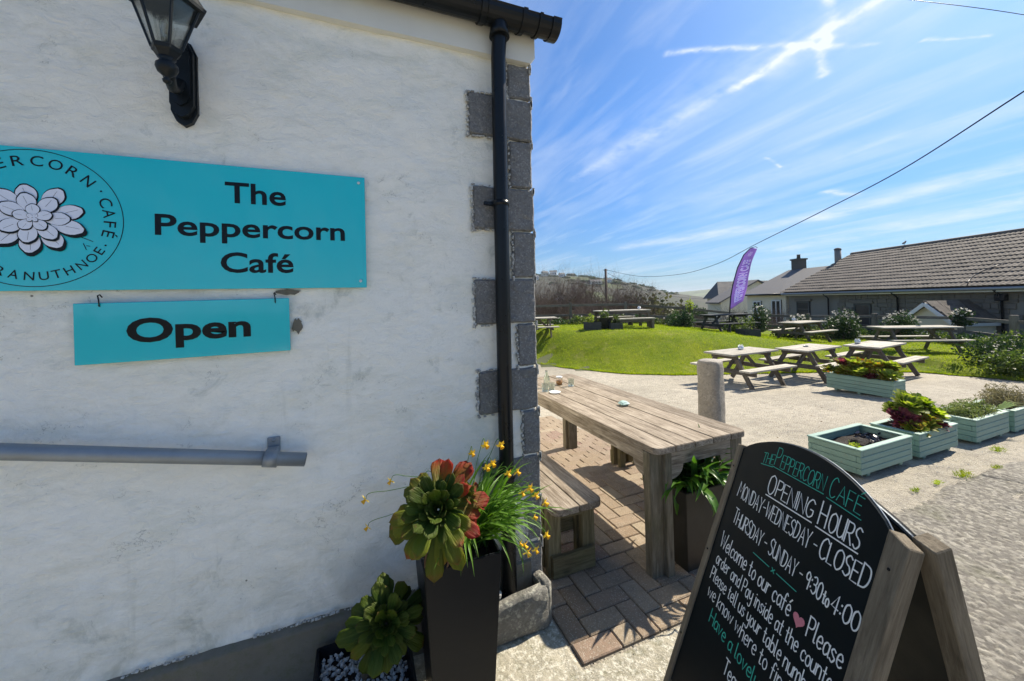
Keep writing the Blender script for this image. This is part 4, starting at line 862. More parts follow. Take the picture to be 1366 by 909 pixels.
# ============================================================ LONG TABLE, BENCHES
ZT = .752
tb = empty('long_table', 'large weathered plank table standing on block paving by the cafe corner', 'table', (1.885, 2.78, 0))
def TL(x, y, z): return Vector((x-1.885, y-2.78, z))
tx0, tx1, ty0, ty1 = 1.525, 2.262, 1.700, 3.86
wd = (tx1-tx0)/5
for i in range(5):
    bm = bmesh.new(); Lh = (ty1-ty0)/2; w2 = wd/2-.0022; pts = []
    r = .045
    def corner(cx, cyy, a0): return [(cx+r*math.cos(a), cyy+r*math.sin(a)) for a in np.linspace(a0, a0+math.pi/2, 6)]
    if i == 0: pts = corner(Lh-r, w2-r, 0)+corner(-Lh+r, w2-r, math.pi/2)+[(-Lh, -w2), (Lh, -w2)]
    elif i == 4: pts = [(Lh, w2), (-Lh, w2)]+corner(-Lh+r, -w2+r, math.pi)+corner(Lh-r, -w2+r, 1.5*math.pi)
    else:
        e = random.uniform(-.004, .003); pts = [(Lh+e, w2), (-Lh, w2), (-Lh, -w2), (Lh+e, -w2)]
    fc = bm.faces.new([bm.verts.new((a, b, .018)) for a, b in pts]); r2 = bmesh.ops.extrude_face_region(bm, geom=[fc])
    for e in r2['geom']:
        if isinstance(e, bmesh.types.BMVert): e.co.z = -.018
    bmesh.ops.recalc_face_normals(bm, faces=bm.faces); bmesh.ops.bevel(bm, geom=bm.edges[:], offset=.003, segments=2, affect='EDGES')
    rt = Matrix.Rotation(R(90), 4, 'Z')              # local x -> +y ; local y -> -x
    frombm('plank', bm, M_WOODTOP, tb, Matrix.Translation(TL(tx0+wd*(i+.5), (ty0+ty1)/2, ZT-.018+random.uniform(-.0015, .0015))) @ rt @ Matrix.Rotation(random.uniform(-.006, .006), 4, 'X'))
def apron(p0, p1, h, t, z1, name='apron'):
    """rail with a shaped bracket at each end"""
    p0, p1 = Vector(p0), Vector(p1); L = (p1-p0).length; x = (p1-p0).normalized(); n = 10; prof = []
    for k in range(n+1):
        a = k/n*math.pi/2; prof.append((.0+.085*(1-math.cos(a)) if False else .09*math.sin(a), -h-.075*math.cos(a)))
    pts = [(0, 0), (0, -h-.075)]+prof[1:]+[(L-a, b) for a, b in prof[::-1][:-1]]+[(L, -h-.075), (L, 0)]
    N = len(pts); v = [(a, d, b) for d in (-t/2, t/2) for a, b in pts]; y = Vector((0, 0, 1)).cross(x)
    M = Matrix((x, y, Vector((0, 0, 1)))).transposed().to_4x4(); M.translation = p0+Vector((0, 0, z1))
    return pydata(name, v, [tuple(range(N)), tuple(range(2*N-1, N-1, -1))]+[(i, N+i, N+(i+1) % N, (i+1) % N) for i in range(N)], M_WOODTOP, tb, M)
zr = ZT-.037; ins = .035
apron(TL(tx0+ins, ty0+.13, 0), TL(tx0+ins, ty1-.13, 0), .085, .028, zr); apron(TL(tx1-ins, ty0+.13, 0), TL(tx1-ins, ty1-.13, 0), .085, .028, zr)
apron(TL(tx0+.13, ty0+ins, 0), TL(tx1-.13, ty0+ins, 0), .085, .028, zr); apron(TL(tx0+.13, ty1-ins, 0), TL(tx1-.13, ty1-ins, 0), .085, .028, zr)
for cx_, sx in ((tx0, 1), (tx1, -1)):
    for cy_, sy_ in ((ty0, 1), (ty1, -1)):
        gz_ = zpatio(XD(cx_, cy_)[1])
        x, y = cx_+sx*(.020+.03), cy_+sy_*(.020+.055)
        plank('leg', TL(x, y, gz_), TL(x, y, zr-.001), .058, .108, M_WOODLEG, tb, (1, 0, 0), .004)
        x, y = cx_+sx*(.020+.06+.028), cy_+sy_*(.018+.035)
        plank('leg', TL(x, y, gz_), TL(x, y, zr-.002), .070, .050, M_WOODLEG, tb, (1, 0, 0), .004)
for y in (2.3, 3.2): plank('batten', TL(tx0+.05, y, ZT-.055), TL(tx1-.05, y, ZT-.055), .08, .03, M_WOODGOLD, tb)
def bench(x0, x1, y0, y1, zt_, label, m=M_WOODTOP):
    b = empty('bench', label, 'bench', ((x0+x1)/2, (y0+y1)/2, 0)); c = b.location; q = lambda x, y, z: Vector((x, y, z))-c
    w = (x1-x0)/2
    for i in range(2):
        bm = bmesh.new(); Lh = (y1-y0)/2; w2 = w/2-.003; r = .05
        cr = lambda cx, cyy, a0: [(cx+r*math.cos(a), cyy+r*math.sin(a)) for a in np.linspace(a0, a0+math.pi/2, 6)]
        pts = (cr(Lh-r, w2-r, 0)+cr(-Lh+r, w2-r, math.pi/2)+[(-Lh, -w2), (Lh, -w2)]) if i == 0 else ([(Lh, w2), (-Lh, w2)]+cr(-Lh+r, -w2+r, math.pi)+cr(Lh-r, -w2+r, 1.5*math.pi))
        fc = bm.faces.new([bm.verts.new((a, bb, .02)) for a, bb in pts]); r2 = bmesh.ops.extrude_face_region(bm, geom=[fc])
        for e in r2['geom']:
            if isinstance(e, bmesh.types.BMVert): e.co.z = -.02
        bmesh.ops.recalc_face_normals(bm, faces=bm.faces); bmesh.ops.bevel(bm, geom=bm.edges[:], offset=.003, segments=1, affect='EDGES')
        frombm('plank', bm, m, b, Matrix.Translation(q(x0+w*(i+.5), (y0+y1)/2, zt_-.02)) @ Matrix.Rotation(R(90), 4, 'Z'))
    for ye, s in ((y0+.06, 1), (y1-.06, -1)):
        gz_ = zpatio(XD(x0, ye)[1])
        plank('cross_rail', q(x0+.03, ye+s*.05, zt_-.075), q(x1-.03, ye+s*.05, zt_-.075), .04, .07, M_WOODGOLD, b)
        for x in (x0+.045, x1-.055):
            plank('leg', q(x, ye+s*.05, gz_), q(x, ye+s*.05, zt_-.041), .045, .085, M_WOODGOLD, b, (1, 0, 0)); plank('leg', q(x, ye+s*.14, gz_), q(x, ye+s*.14, zt_-.041), .045, .06, M_WOODGOLD, b, (1, 0, 0))
        plank('foot_rail', q(x0+.015, ye+s*.012, gz_+.075), q(x1-.03, ye+s*.012, gz_+.075), .03, .12, M_WOODGOLD, b)
        plank('foot_rail', q(x0+.05, ye+s*.18, gz_+.20), q(x1-.05, ye+s*.18, gz_+.20), .03, .09, M_WOODGOLD, b)
    return b
bench(.985, 1.315, 1.90, 3.75, .432, 'plank bench between the cafe wall and the long weathered table')
bench(2.30, 2.58, 1.98, 3.28, .430, 'shaded plank bench on the far side of the long weathered table')

# ---- things on the long table
o = stone('pebble', 1.905, 1.985, 2.47, 2.545, ZT, ZT+.033, plain('pale_green_pebble', (.33, .47, .42), .6, var=.15, sc=20), None, .003, .014, 4, 9); tag(o, 'smooth pale green pebble resting on the long weathered table', 'pebble')
for v in o.data.vertices: rr2 = math.hypot(v.co.x/.044, v.co.y/.04); v.co.z *= math.sqrt(max(.05, 1-min(rr2*rr2*.9, .95)))*1.15
def put(name, label, x, y, z, parts_, cat):
    e = empty(name, label, cat, (x, y, z))
    for nm, prof, m, n_ in parts_: lathe(nm, prof, m, e, n_)
    return e
put('glass_bottle', 'clear glass bottle, tallest item on the far end of the long table', 1.70, 3.36, ZT+.001, [('bottle_wall', [(.030, 0), (.032, .004), (.032, .085), (.022, .112), (.012, .13), (.0115, .155), (.0145, .157), (.0145, .165), (.009, .165), (.009, .13), (.028, .085), (.028, .008)], M_GLASS, 20)], 'bottle')
put('glass_jar', 'small jar with amber contents and pale lid on the long table', 1.86, 3.40, ZT+.001, [('jar_wall', [(.031, 0), (.033, .004), (.033, .062), (.028, .07)], M_GLASS, 20), ('contents', [(.028, .003), (.029, .045)], plain('amber_sugar', (.30, .13, .04), .5), 16), ('lid', [(.032, .070), (.032, .082), (.030, .084)], plain('pale_lid', (.62, .64, .66), .4, .3), 20)], 'jar')
for x, y, lb in ((1.935, 3.30, 'clear drinking tumbler at the right end of the glassware on the long table'), (1.61, 3.22, 'clear drinking tumbler beside the corner stones on the long table'), (1.68, 3.22, 'short clear tumbler in front of the glass bottle on the long table')):
    put('tumbler', lb, x, y, ZT+.001, [('glass_wall', [(.026, 0), (.033, .072), (.0315, .072), (.025, .007)], M_GLASS, 20)], 'glass')['group'] = 'tumblers on the long table'
put('ashtray', 'shallow pale dish on the long table beside the building corner', 1.66, 3.12, ZT+.001, [('dish', [(.045, 0), (.052, .012), (.048, .013), (.042, .004)], M_WHITE, 20)], 'dish')

# ============================================================ POTS AND PLANTS BY THE WALL
def tapered_pot(name, label, x, y, z0, wt, wb, h, m, rim=.014, soil=M_SOIL, cat='planter', sz=.05, rot=0, parent=None):
    e = empty(name, label, cat, (x, y, z0), rot) if parent is None else parent
    def sq(w, z): return [(-w, -w, z), (w, -w, z), (w, w, z), (-w, w, z)]
    a, b = wt/2, wb/2; v = sq(b, 0)+sq(a, h)+sq(a-rim, h)+sq(b-rim+(a-b)*.5, h*.5)
    f = [(3, 2, 1, 0)]+[(i, (i+1) % 4, 4+(i+1) % 4, 4+i) for i in range(4)]+[(4+i, 4+(i+1) % 4, 8+(i+1) % 4, 8+i) for i in range(4)]+[(8+i, 8+(i+1) % 4, 12+(i+1) % 4, 12+i) for i in range(4)]
    bm = bmesh.new(); vs = [bm.verts.new(q) for q in v]
    for q in f: bm.faces.new([vs[i] for i in q])
    bmesh.ops.recalc_face_normals(bm, faces=bm.faces); bmesh.ops.bevel(bm, geom=[e_ for e_ in bm.edges if not e_.is_boundary], offset=.003, segments=2, affect='EDGES'); frombm('pot_wall', bm, m, e)
    w = a-rim-.001; k = 8; grid('soil', np.linspace(-w, w, k), np.linspace(-w, w, k), lambda X, Y: Vector((X, Y, h-sz+random.uniform(-.006, .008))), soil, e, smooth=True)
    return e
tp = tapered_pot('tall_planter', 'tall square black planter against the white cafe wall', .352, 1.555, 0, .295, .225, .635, M_BLACKPOT, .012)
lp = tapered_pot('low_planter', 'low black pot of pale gravel at the foot of the white wall', .0, 1.600, 0, .36, .28, .205, M_BLACKPOT, .012, cat='plant pot')
gv = []
for k in range(520):
    x, y = random.uniform(-.155, .155), random.uniform(-.155, .155); s = random.uniform(.006, .012); c = Vector((x, y, .160+random.uniform(0, .022)))
    rm = Matrix.Rotation(random.uniform(0, 6), 3, Vector((random.uniform(-1, 1), random.uniform(-1, 1), 1)).normalized())
    o8 = [rm @ Vector(q)*s for q in ((1, 0, 0), (0, 1, 0), (-1, 0, 0), (0, -1, 0), (0, 0, .7), (0, 0, -.7))]
    for a, b, d in ((0, 1, 4), (1, 2, 4), (2, 3, 4), (3, 0, 4), (1, 0, 5), (2, 1, 5), (3, 2, 5), (0, 3, 5)): gv.append([c+o8[a], c+o8[b], c+o8[d]])
tris('gravel', np.array([[list(q) for q in t] for t in gv]), M_PEBW, lp)['kind'] = 'stuff'
# aeonium leaves: unit length along x
def aeo_leaf(seed, m, width=.44, droop=.0, cup=.10):
    rs = random.Random(seed); nu, nv = 12, 6; top, bot = [], []
    for i in range(nu+1):
        t = i/nu; w = width*.5*(.16+1.05*t**1.25)*(1-max(0, (t-.72)/.28)**2.4)**.6+.004; w = max(w, .004)
        for j in range(nv+1):
            s = j/nv*2-1; z = -droop*t*t+.18*t*(1-t)*(.5+rs.random()*.02)+cup*(s*s)*w*1.6*(1+.3*math.sin(seed))+.012*math.sin(7*t+seed+s*2)
            th = .015*(1-s*s)**.5*(1-t*.5)+.004; x = t+(.035 if t == 1 and j == nv//2 else 0)
            top.append((x, s*w, z+th)); bot.append((x, s*w, z-th))
    n = len(top); f = []; W1 = nv+1
    for i in range(nu):
        for j in range(nv): a = i*W1+j; f.append((a, a+W1, a+W1+1, a+1)); f.append((n+a, n+a+1, n+a+W1+1, n+a+W1))
        a = i*W1; f.append((a, n+a, n+a+W1, a+W1)); a += nv; f.append((a, a+W1, n+a+W1, n+a))
    for j in range(nv): a = nu*W1+j; f.append((a, n+a, n+a+1, a+1))
    me = bpy.data.meshes.new('leaf'); me.from_pydata(top+bot, [], f); me.materials.append(m); me.polygons.foreach_set('use_smooth', [True]*len(f)); me.update(); return me
LV = {(m.name, k): aeo_leaf(k, m, .34+.02*(k % 3), (.0, .10, .28, .5)[k], .10) for m in (M_AEO, M_AEOR, M_AEOD) for k in range(4)}
def rosette(root, axis, Rr, n, redf, seed, flat=1.0, c0=Vector((0, 0, 0))):
    rs = random.Random(seed); axis = axis.normalized(); bx = axis.orthogonal().normalized(); by = axis.cross(bx)
    for i in range(n):
        t = (i+.5)/n; a = i*R(137.5)+rs.uniform(-.12, .12); rad = bx*math.cos(a)+by*math.sin(a)
        tilt = R(8+92*t**.85*flat+rs.uniform(-9, 9)*(1+1.2*t)); ln = Rr*(.17+.86*t**.8)*rs.uniform(.74, 1.14)*(.84 if t > .8 else 1); d = axis*math.cos(tilt)+rad*math.sin(tilt)
        zc_ = (axis*math.sin(tilt)-rad*math.cos(tilt)).normalized(); yc = zc_.cross(d).normalized()
        if t > .72: d = (d+Vector((rs.uniform(-.15, .15), rs.uniform(-.1, .1), -rs.uniform(.1, .85)*(t-.72)/.28))).normalized(); yc = zc_.cross(d).normalized(); zc_ = d.cross(yc)
        m = redf(d, t, rs); k = 0 if t < .3 else (1 if t < .6 else (2 if rs.random() < .6 else 3)); wf = rs.uniform(.85, 1.1)*(1.0 if t > .3 else 1.35)
        M = Matrix((d*ln, yc*ln*wf, zc_*ln)).transposed().to_4x4(); M.translation = c0-axis*(.05*Rr*t)+rad*.03*Rr
        link('leaf', LV[(m.name, k)], root, None, M)
big = empty('aeonium_plant', 'large green and red aeonium rosette in the tall black planter', 'succulent', (.352, 1.53, .60))
def red1(d, t, rs):
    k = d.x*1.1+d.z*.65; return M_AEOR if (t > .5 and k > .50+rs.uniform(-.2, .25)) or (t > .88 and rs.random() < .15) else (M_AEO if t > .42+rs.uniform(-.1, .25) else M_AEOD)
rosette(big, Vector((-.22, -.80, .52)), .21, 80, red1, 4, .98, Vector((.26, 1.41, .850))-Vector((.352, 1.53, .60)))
M_DEADL = plain('withered_leaf', (.16, .085, .04), .8, var=.4, sc=12, bump=.002)
rs = random.Random(19)
for k in range(9):
    me = LV[(M_AEO.name, 3)].copy(); me.materials.clear(); me.materials.append(M_DEADL); a_ = rs.uniform(-2.6, -.3); d = Vector((math.cos(a_)*.35, -.35, -1)).normalized(); y_ = Vector((-.9*math.sin(a_), .3, 0)).normalized(); z_ = d.cross(y_).normalized(); ln = rs.uniform(.05, .10)
    M = Matrix((d*ln, y_*ln*.45, z_*ln)).transposed().to_4x4(); M.translation = Vector((-.08+rs.uniform(-.08, .10), -.15+rs.uniform(-.01, .03), .13+rs.uniform(-.02, .05))); link('withered_leaf', me, big, None, M)
tube('stem', [(0, 0, -.05), (-.01, -.02, .05), (-.045, -.06, .15), (-.07, -.09, .215)], [.018, .016, .017, .02], plain('brown_stem', (.13, .09, .05), .8, bump=.002), big, 8)
rosette(big, Vector((.75, -.35, .62)), .12, 26, lambda d, t, rs: M_AEOR if t > .4 else M_AEO, 8, 1.0, Vector((.372, 1.43, .865))-Vector((.352, 1.53, .60)))
tube('stem', [(.02, 0, -.05), (.03, -.03, .1), (.02, -.09, .25)], .012, MATS['brown_stem'], big, 8)
low = empty('aeonium_plant', 'dark green aeonium rosette in the low gravel pot', 'succulent', (.0, 1.60, .16))
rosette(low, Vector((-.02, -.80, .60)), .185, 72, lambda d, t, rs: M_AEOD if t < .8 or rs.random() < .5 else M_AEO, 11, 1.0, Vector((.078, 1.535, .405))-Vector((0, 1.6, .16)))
tube('stem', [(0, 0, 0), (.02, -.01, .1), (.06, -.04, .22)], [.018, .016, .018], MATS['brown_stem'], low, 8)
# strap leaves
def strap_mesh(seed, w, arch, m, n=8, twist=.4):
    """unit leaf: starts at the origin, goes up z and bends over towards x"""
    v = []; rs = random.Random(seed); x = z = 0; a = R(84)
    for i in range(n+1):
        t = i/n; ww = w*(.7+.6*math.sin(math.pi*min(1, t*1.02)))*(1-max(0, (t-.6)/.4)**1.6)+.0008; tw = twist*t*rs.uniform(.8, 1.2); nx_, nz_ = -math.sin(a), math.cos(a)
        v += [(x-math.sin(tw)*ww*nx_*.5+nx_*ww*.25, -ww/2, z+nz_*ww*.25), (x, 0, z), (x+math.sin(tw)*ww*nx_*.5+nx_*ww*.25, ww/2, z+nz_*ww*.25)]
        a -= arch/n*(.4+1.3*t); x += math.cos(a)/n; z += math.sin(a)/n
    f = []
    for i in range(n): k = 3*i; f += [(k, k+3, k+4, k+1), (k+1, k+4, k+5, k+2)]
    me = bpy.data.meshes.new('leaf'); q = [(-a_*0+a_, b, c) for a_, b, c in v]; me.from_pydata(q, [], f); me.materials.append(m); me.polygons.foreach_set('use_smooth', [True]*len(f)); me.update(); return me
M_STRAP2 = M_STRAP
SN = [strap_mesh(k, .030, R((30, 60, 90, 120)[k]), M_STRAP) for k in range(4)]
SA = [strap_mesh(k, .085, R((40, 80, 120, 160)[k]), M_AGA, 10, .3) for k in range(4)]
narc = empty('narcissus_clump', 'clump of small yellow narcissus in the tall black planter', 'flowers', (.43, 1.60, .60))
rs = random.Random(5)
for k in range(210):
    if k < 175: az = R(rs.gauss(-8, 46)); ln = rs.uniform(.20, .40)
    else: az = R(rs.uniform(120, 250)); ln = rs.uniform(.14, .26)
    M = Matrix.Translation((rs.uniform(-.06, .07), rs.uniform(-.07, .06), -.01)) @ Matrix.Rotation(az, 4, 'Z') @ Matrix.Rotation(R(rs.uniform(-2, 42)), 4, 'Y') @ Matrix.Rotation(rs.uniform(-.3, .3), 4, 'Z') @ Matrix.Scale(ln, 4)
    link('leaf', rs.choice(SN), narc, None, M)
def petal_tri(L, w, c, d, u, tilt):
    out = []
    p = [c, c+u*L*.5+d*w, c+u*L+Vector((0, 0, 0)), c+u*L*.5-d*w]; return p
def flower_mesh():
    v, f, mi = [], [], []
    for k in range(6):
        a = k*math.pi/3; u = Vector((math.cos(a), math.sin(a), -.25)).normalized(); d = Vector((-math.sin(a), math.cos(a), 0)); b = len(v)
        v += [Vector((0, 0, 0)), u*.5+d*.28+Vector((0, 0, .05)), u*1.0, u*.5-d*.28+Vector((0, 0, .05)), u*.55+Vector((0, 0, -.06))]; f += [(b, b+1, b+4), (b+1, b+2, b+4), (b+2, b+3, b+4), (b+3, b, b+4)]; mi += [0]*4
    n = 8; b = len(v)
    for r, z in ((.18, 0), (.30, .35), (.40, .62), (.33, .60), (.2, .2)): v += [Vector((r*math.cos(2*math.pi*k/n), r*math.sin(2*math.pi*k/n), z)) for k in range(n)]
    for i in range(4):
        for k in range(n): f.append((b+i*n+k, b+i*n+(k+1) % n, b+(i+1)*n+(k+1) % n, b+(i+1)*n+k)); mi.append(1)
    me = bpy.data.meshes.new('flower'); me.from_pydata([tuple(q) for q in v], [], f); me.materials.append(M_YEL); me.materials.append(M_ORANGE); me.polygons.foreach_set('material_index', mi); me.update(); return me
FM = flower_mesh()
for (x, y, z) in [(0.015, 1.603, 0.847), (0.022, 1.687, 0.695), (0.112, 1.638, 0.885), (0.23, 1.53, 0.92), (0.413, 1.484, 1.001), (0.461, 1.458, 1.034), (0.524, 1.457, 1.024), (0.497, 1.485, 0.944), (0.453, 1.42, 0.962), (0.525, 1.384, 0.94), (0.591, 1.453, 0.905), (0.619, 1.394, 0.859), (0.606, 1.439, 0.824), (0.621, 1.343, 0.855), (0.674, 1.374, 0.8), (0.647, 1.419, 0.728), (0.666, 1.353, 0.687), (0.601, 1.465, 0.605), (0.616, 1.454, 0.602), (0.588, 1.361, 0.636), (0.618, 1.349, 0.645)]:
    p = Vector((x, y, z))-Vector((.43, 1.60, .60)); hz_ = Vector((p.x, p.y, 0)); hd = hz_.normalized(); fd = (hd*.6+Vector((rs.uniform(-.3, .3), rs.uniform(-.6, -.1), rs.uniform(-.9, -.3)))).normalized()
    s = rs.uniform(.020, .025); M = fd.to_track_quat('Z', 'Y').to_matrix().to_4x4(); M.translation = p
    fl = link('flower', FM, narc, None, M @ Matrix.Scale(s, 4))
    b0 = Vector((rs.uniform(-.04, .04), rs.uniform(-.04, .04), 0)); top_ = p+Vector((0, 0, .022))-hd*.014
    pts = [b0, b0.lerp(top_, .45)+Vector((0, 0, .07+.1*hz_.length)), b0.lerp(top_, .85)+Vector((0, 0, .035)), top_, p-fd*.004]
    pts = [Vector((*q, 0)).to_3d() if False else q for q in pts]
    # smooth stem
    q3 = []
    for i in range(len(pts)-1):
        a_, b_, c_, d_ = pts[max(i-1, 0)], pts[i], pts[i+1], pts[min(i+2, len(pts)-1)]
        for k in range(4): t = k/4; q3.append(.5*((2*b_)+(-a_+c_)*t+(2*a_-5*b_+4*c_-d_)*t*t+(-a_+3*b_-3*c_+d_)*t**3))
    tube('stem', q3+[pts[-1]], .0013, M_STRAP, narc, 4)
# agapanthus planter behind the chalkboard
bp_ = tapered_pot('square_planter', 'dark brown square planter between the long table and the chalkboard', 1.90, 1.865, 0, .37, .31, .475, M_BROWNPOT, .014)
aga = empty('agapanthus_plant', 'strap leaved green plant in the dark brown square planter', 'plant', (1.90, 1.83, .44))
for k in range(135):
    az = R(rs.uniform(0, 360)); ln = rs.uniform(.22, .40); M = Matrix.Translation((rs.uniform(-.10, .10), rs.uniform(-.10, .10), -.01)) @ Matrix.Rotation(az, 4, 'Z') @ Matrix.Rotation(R(rs.uniform(0, 48)), 4, 'Y') @ Matrix.Rotation(rs.uniform(-.3, .3), 4, 'Z') @ Matrix.Scale(ln, 4)
    link('leaf', SA[rs.randrange(4)], aga, None, M)
# moss and small weeds
def tuft(name, label, loc, n, h, spread, m, cat='weeds', lw=.0025, group=None):
    V = []
    for _ in range(n):
        a = random.uniform(0, 6.28); r = spread*math.sqrt(random.random()); b = Vector((r*math.cos(a)*1.6, r*math.sin(a), 0)); d = Vector((random.uniform(-.7, .7), random.uniform(-.7, .7), 1)).normalized(); hh = h*random.uniform(.4, 1.1)
        s = d.cross(Vector((math.cos(a), math.sin(a), 0))).normalized()*lw; p1 = b+d*hh*.6; p2 = b+d*hh+Vector((d.x, d.y, -.3))*hh*.35
        V += [[b-s, b+s, p1], [b+s, p1+s*.8, p1], [p1-s*.5, p1+s*.8, p2]]
    o = tris(name, np.array([[list(q) for q in t] for t in V]), m, None, Matrix.Translation(loc)); return tag(o, label, cat, group)
for (x, y, s, lb) in ((4.80, 1.64, 1.0, 'bright green grass tuft at the end of the concrete slab joint'), (4.42, 1.66, .5, 'small grass sprig in the crack left of the bright tuft'), (5.3, 1.60, .6, 'low straggling weed in the joint by the pale slab'), (6.0, 1.80, .9, 'flat green weed near the third teal planter'), (4.1, 1.67, .45, 'tiny grass sprig in the crack nearest the chalkboard')):
    tuft('grass_tuft', lb, (x, y, zpatio(XD(x, y)[1])+.008), int(150*s), .035*s+.01, .06*s, M_BLADE)
tuft('weed', 'small green weed growing at the base of the grey plinth', (-.22, 1.765, .0), 300, .06, .07, M_BUSH, 'weeds', .008)

def litter(name, label, n, xr, yr, s0, s1, m, seed, flat=.6):
    r = random.Random(seed); V = []
    for _ in range(n):
        x, y = r.uniform(*xr), r.uniform(*yr); k_ = r.uniform(s0, s1); c = Vector((x, y, zpatio(XD(x, y)[1])+k_*flat*.4)); rm = Matrix.Rotation(r.uniform(0, 6), 3, 'Z') @ Matrix.Rotation(r.uniform(-.5, .5), 3, 'X')
        o8 = [c+rm @ (Vector(q)*k_) for q in ((1, 0, 0), (0, .7, 0), (-1, 0, 0), (0, -.7, 0), (0, 0, flat), (0, 0, -flat))]
        for a, b, d in ((0, 1, 4), (1, 2, 4), (2, 3, 4), (3, 0, 4)): V.append([o8[a], o8[b], o8[d]])
    tag(tris(name, np.array([[list(q) for q in t] for t in V]), m), label, 'gravel' if 'grit' in name else 'leaf litter', kind='stuff')
litter('grit', 'loose grit scattered over the worn patio', 2600, (2.8, 8.5), (1.7, 7.5), .003, .009, M_PEBW, 51)
litter('grit', 'dark grit gathered along the edge of the block paving', 700, (.9, 3.2), (1.42, 1.75), .002, .006, M_SOIL, 52)
litter('fallen_leaves', 'small dead leaves lying on the paving and patio', 130, (1.0, 7.0), (1.2, 5.5), .008, .018, plain('dead_leaf_brown', (.14, .09, .045), .8, var=.4), 53, .12)
# ============================================================ BOLLARD
def bollard():
    bm = bmesh.new(); prof = [(.0, -.05), (.124, -.05), (.122, .3), (.118, .7), (.116, .935), (.111, .958), (.095, .968), (.0, .975)]; n = 28; rings = []
    for i, (r, z) in enumerate(prof[1:-1]):
        rings.append([bm.verts.new((r*math.copysign(abs(math.cos(2*math.pi*k/n))**.6, math.cos(2*math.pi*k/n)), r*math.copysign(abs(math.sin(2*math.pi*k/n))**.6, math.sin(2*math.pi*k/n)), z)) for k in range(n)])
    for i in range(len(rings)-1):
        for k in range(n): bm.faces.new((rings[i][k], rings[i][(k+1) % n], rings[i+1][(k+1) % n], rings[i+1][k]))
    bm.faces.new(rings[-1]); bmesh.ops.subdivide_edges(bm, edges=[e for e in bm.edges if e.calc_length() > .06], cuts=6, use_grid_fill=True)
    for v in bm.verts: q = v.co*14; v.co += Vector((mnoise.noise(q), mnoise.noise(q+Vector((9, 0, 0))), mnoise.noise(q+Vector((0, 9, 0)))))*.010
    return bm
w = W(2.14, 4.2); o = frombm('granite_bollard', bollard(), M_BOLL, None, Matrix.Translation((w.x, w.y, zpatio(4.2))) @ Matrix.Rotation(R(20), 4, 'Z'), smooth=True); tag(o, 'rough pale granite bollard standing behind the long table', 'bollard')

# ============================================================ TEAL PLANTERS
def sleeper_box(label, cx, cy, lx, ly, h, z0, rotz=0, soil=True, rows=4, group='teal timber planters'):
    e = empty('timber_planter', label, 'planter', (cx, cy, z0), rotz, group); rh = (h-.03)/rows; t = .035
    for k in range(rows):
        z = .03+rh*(k+.5); o_ = .0 if k % 2 else t
        for s in (-1, 1):
            plank('board', (-lx/2+(t if k % 2 else 0), s*(ly/2-t/2), z), (lx/2-(t if k % 2 else 0), s*(ly/2-t/2), z), t, rh-.003, M_TEAL, e)
            plank('board', (s*(lx/2-t/2), -ly/2+(0 if k % 2 else t), z), (s*(lx/2-t/2), ly/2-(0 if k % 2 else t), z), t, rh-.003, M_TEAL, e)
    for s in (-1, 1):
        plank('top_trim', (-lx/2-.006, s*(ly/2-t*.55), h+.007), (lx/2+.006, s*(ly/2-t*.55), h+.007), .052, .014, M_TEAL, e)
        plank('top_trim', (s*(lx/2-t*.55), -ly/2+.045, h+.0065), (s*(lx/2-t*.55), ly/2-.045, h+.0065), .052, .014, M_TEAL, e)
    for x in ((-lx*.32, lx*.32) if lx < .95 else (-lx*.36, 0, lx*.36)): plank('foot', (x, -ly/2+.02, .013), (x, ly/2-.02, .013), .05, .034, M_TEAL, e)
    grid('soil', np.linspace(-lx/2+t, lx/2-t, 18), np.linspace(-ly/2+t, ly/2-t, 10), lambda X, Y: Vector((X, Y, h-.07+.02*fbm(X*9, Y*9)+.025*math.exp(-((X-.1)**2+Y*Y)/.03))), M_SOIL, e)
    return e
sleeper_box('nearest teal planter, nearly empty with dark soil', 4.375, 2.165, .81, .42, .235, 0)
sleeper_box('teal planter with the tall mixed aeonium, second from the chalkboard', 5.33, 2.165, .74, .38, .245, -.03)
sleeper_box('teal planter of low grey green herbs, third from the chalkboard', 6.46, 2.15, .78, .37, .255, -.06)
sleeper_box('teal planter of wispy heather, partly cut off at the right', 7.46, 2.17, .82, .38, .265, -.10)
sleeper_box('long teal planter full of colourful aeoniums in front of the picnic tables', 8.67, 4.19, 1.02, .37, .30, zpatio(7.0)-.005, R(90))
def leafcloud(n, rx, ry, rz, lw, ll, seed, bias=.45, flat=0.):
    """(n,4,3) leaf quads through an uneven ellipsoid sitting on z=0"""
    r = np.random.default_rng(seed); u = r.normal(size=(n, 3)); u /= np.linalg.norm(u, axis=1)[:, None]; rad = r.random(n)**bias
    k = 1+.22*np.sin(3.1*u[:, 0]*2+seed)+.18*np.sin(5.3*u[:, 1]+2*seed)*np.cos(4.1*u[:, 2]+seed)+.12*np.sin(9*u[:, 0]+7*u[:, 2]+seed)
    c = u*(rad*k)[:, None]*np.array([rx, ry, rz]); c[:, 2] = np.abs(c[:, 2]+rz*.75); c[:, 2] *= 1
    a = r.normal(size=(n, 3)); a /= np.linalg.norm(a, axis=1)[:, None]; a = a*(1-flat)+u*flat; a /= np.linalg.norm(a, axis=1)[:, None]; b = np.cross(a, r.normal(size=(n, 3))); b /= np.linalg.norm(b, axis=1)[:, None]+1e-9
    s = r.uniform(.55, 1.25, n)[:, None]; A = a*ll*s; B = b*lw*s
    return np.stack([c-A*.5, c+B*.5, c+A*.5, c-B*.5], 1)
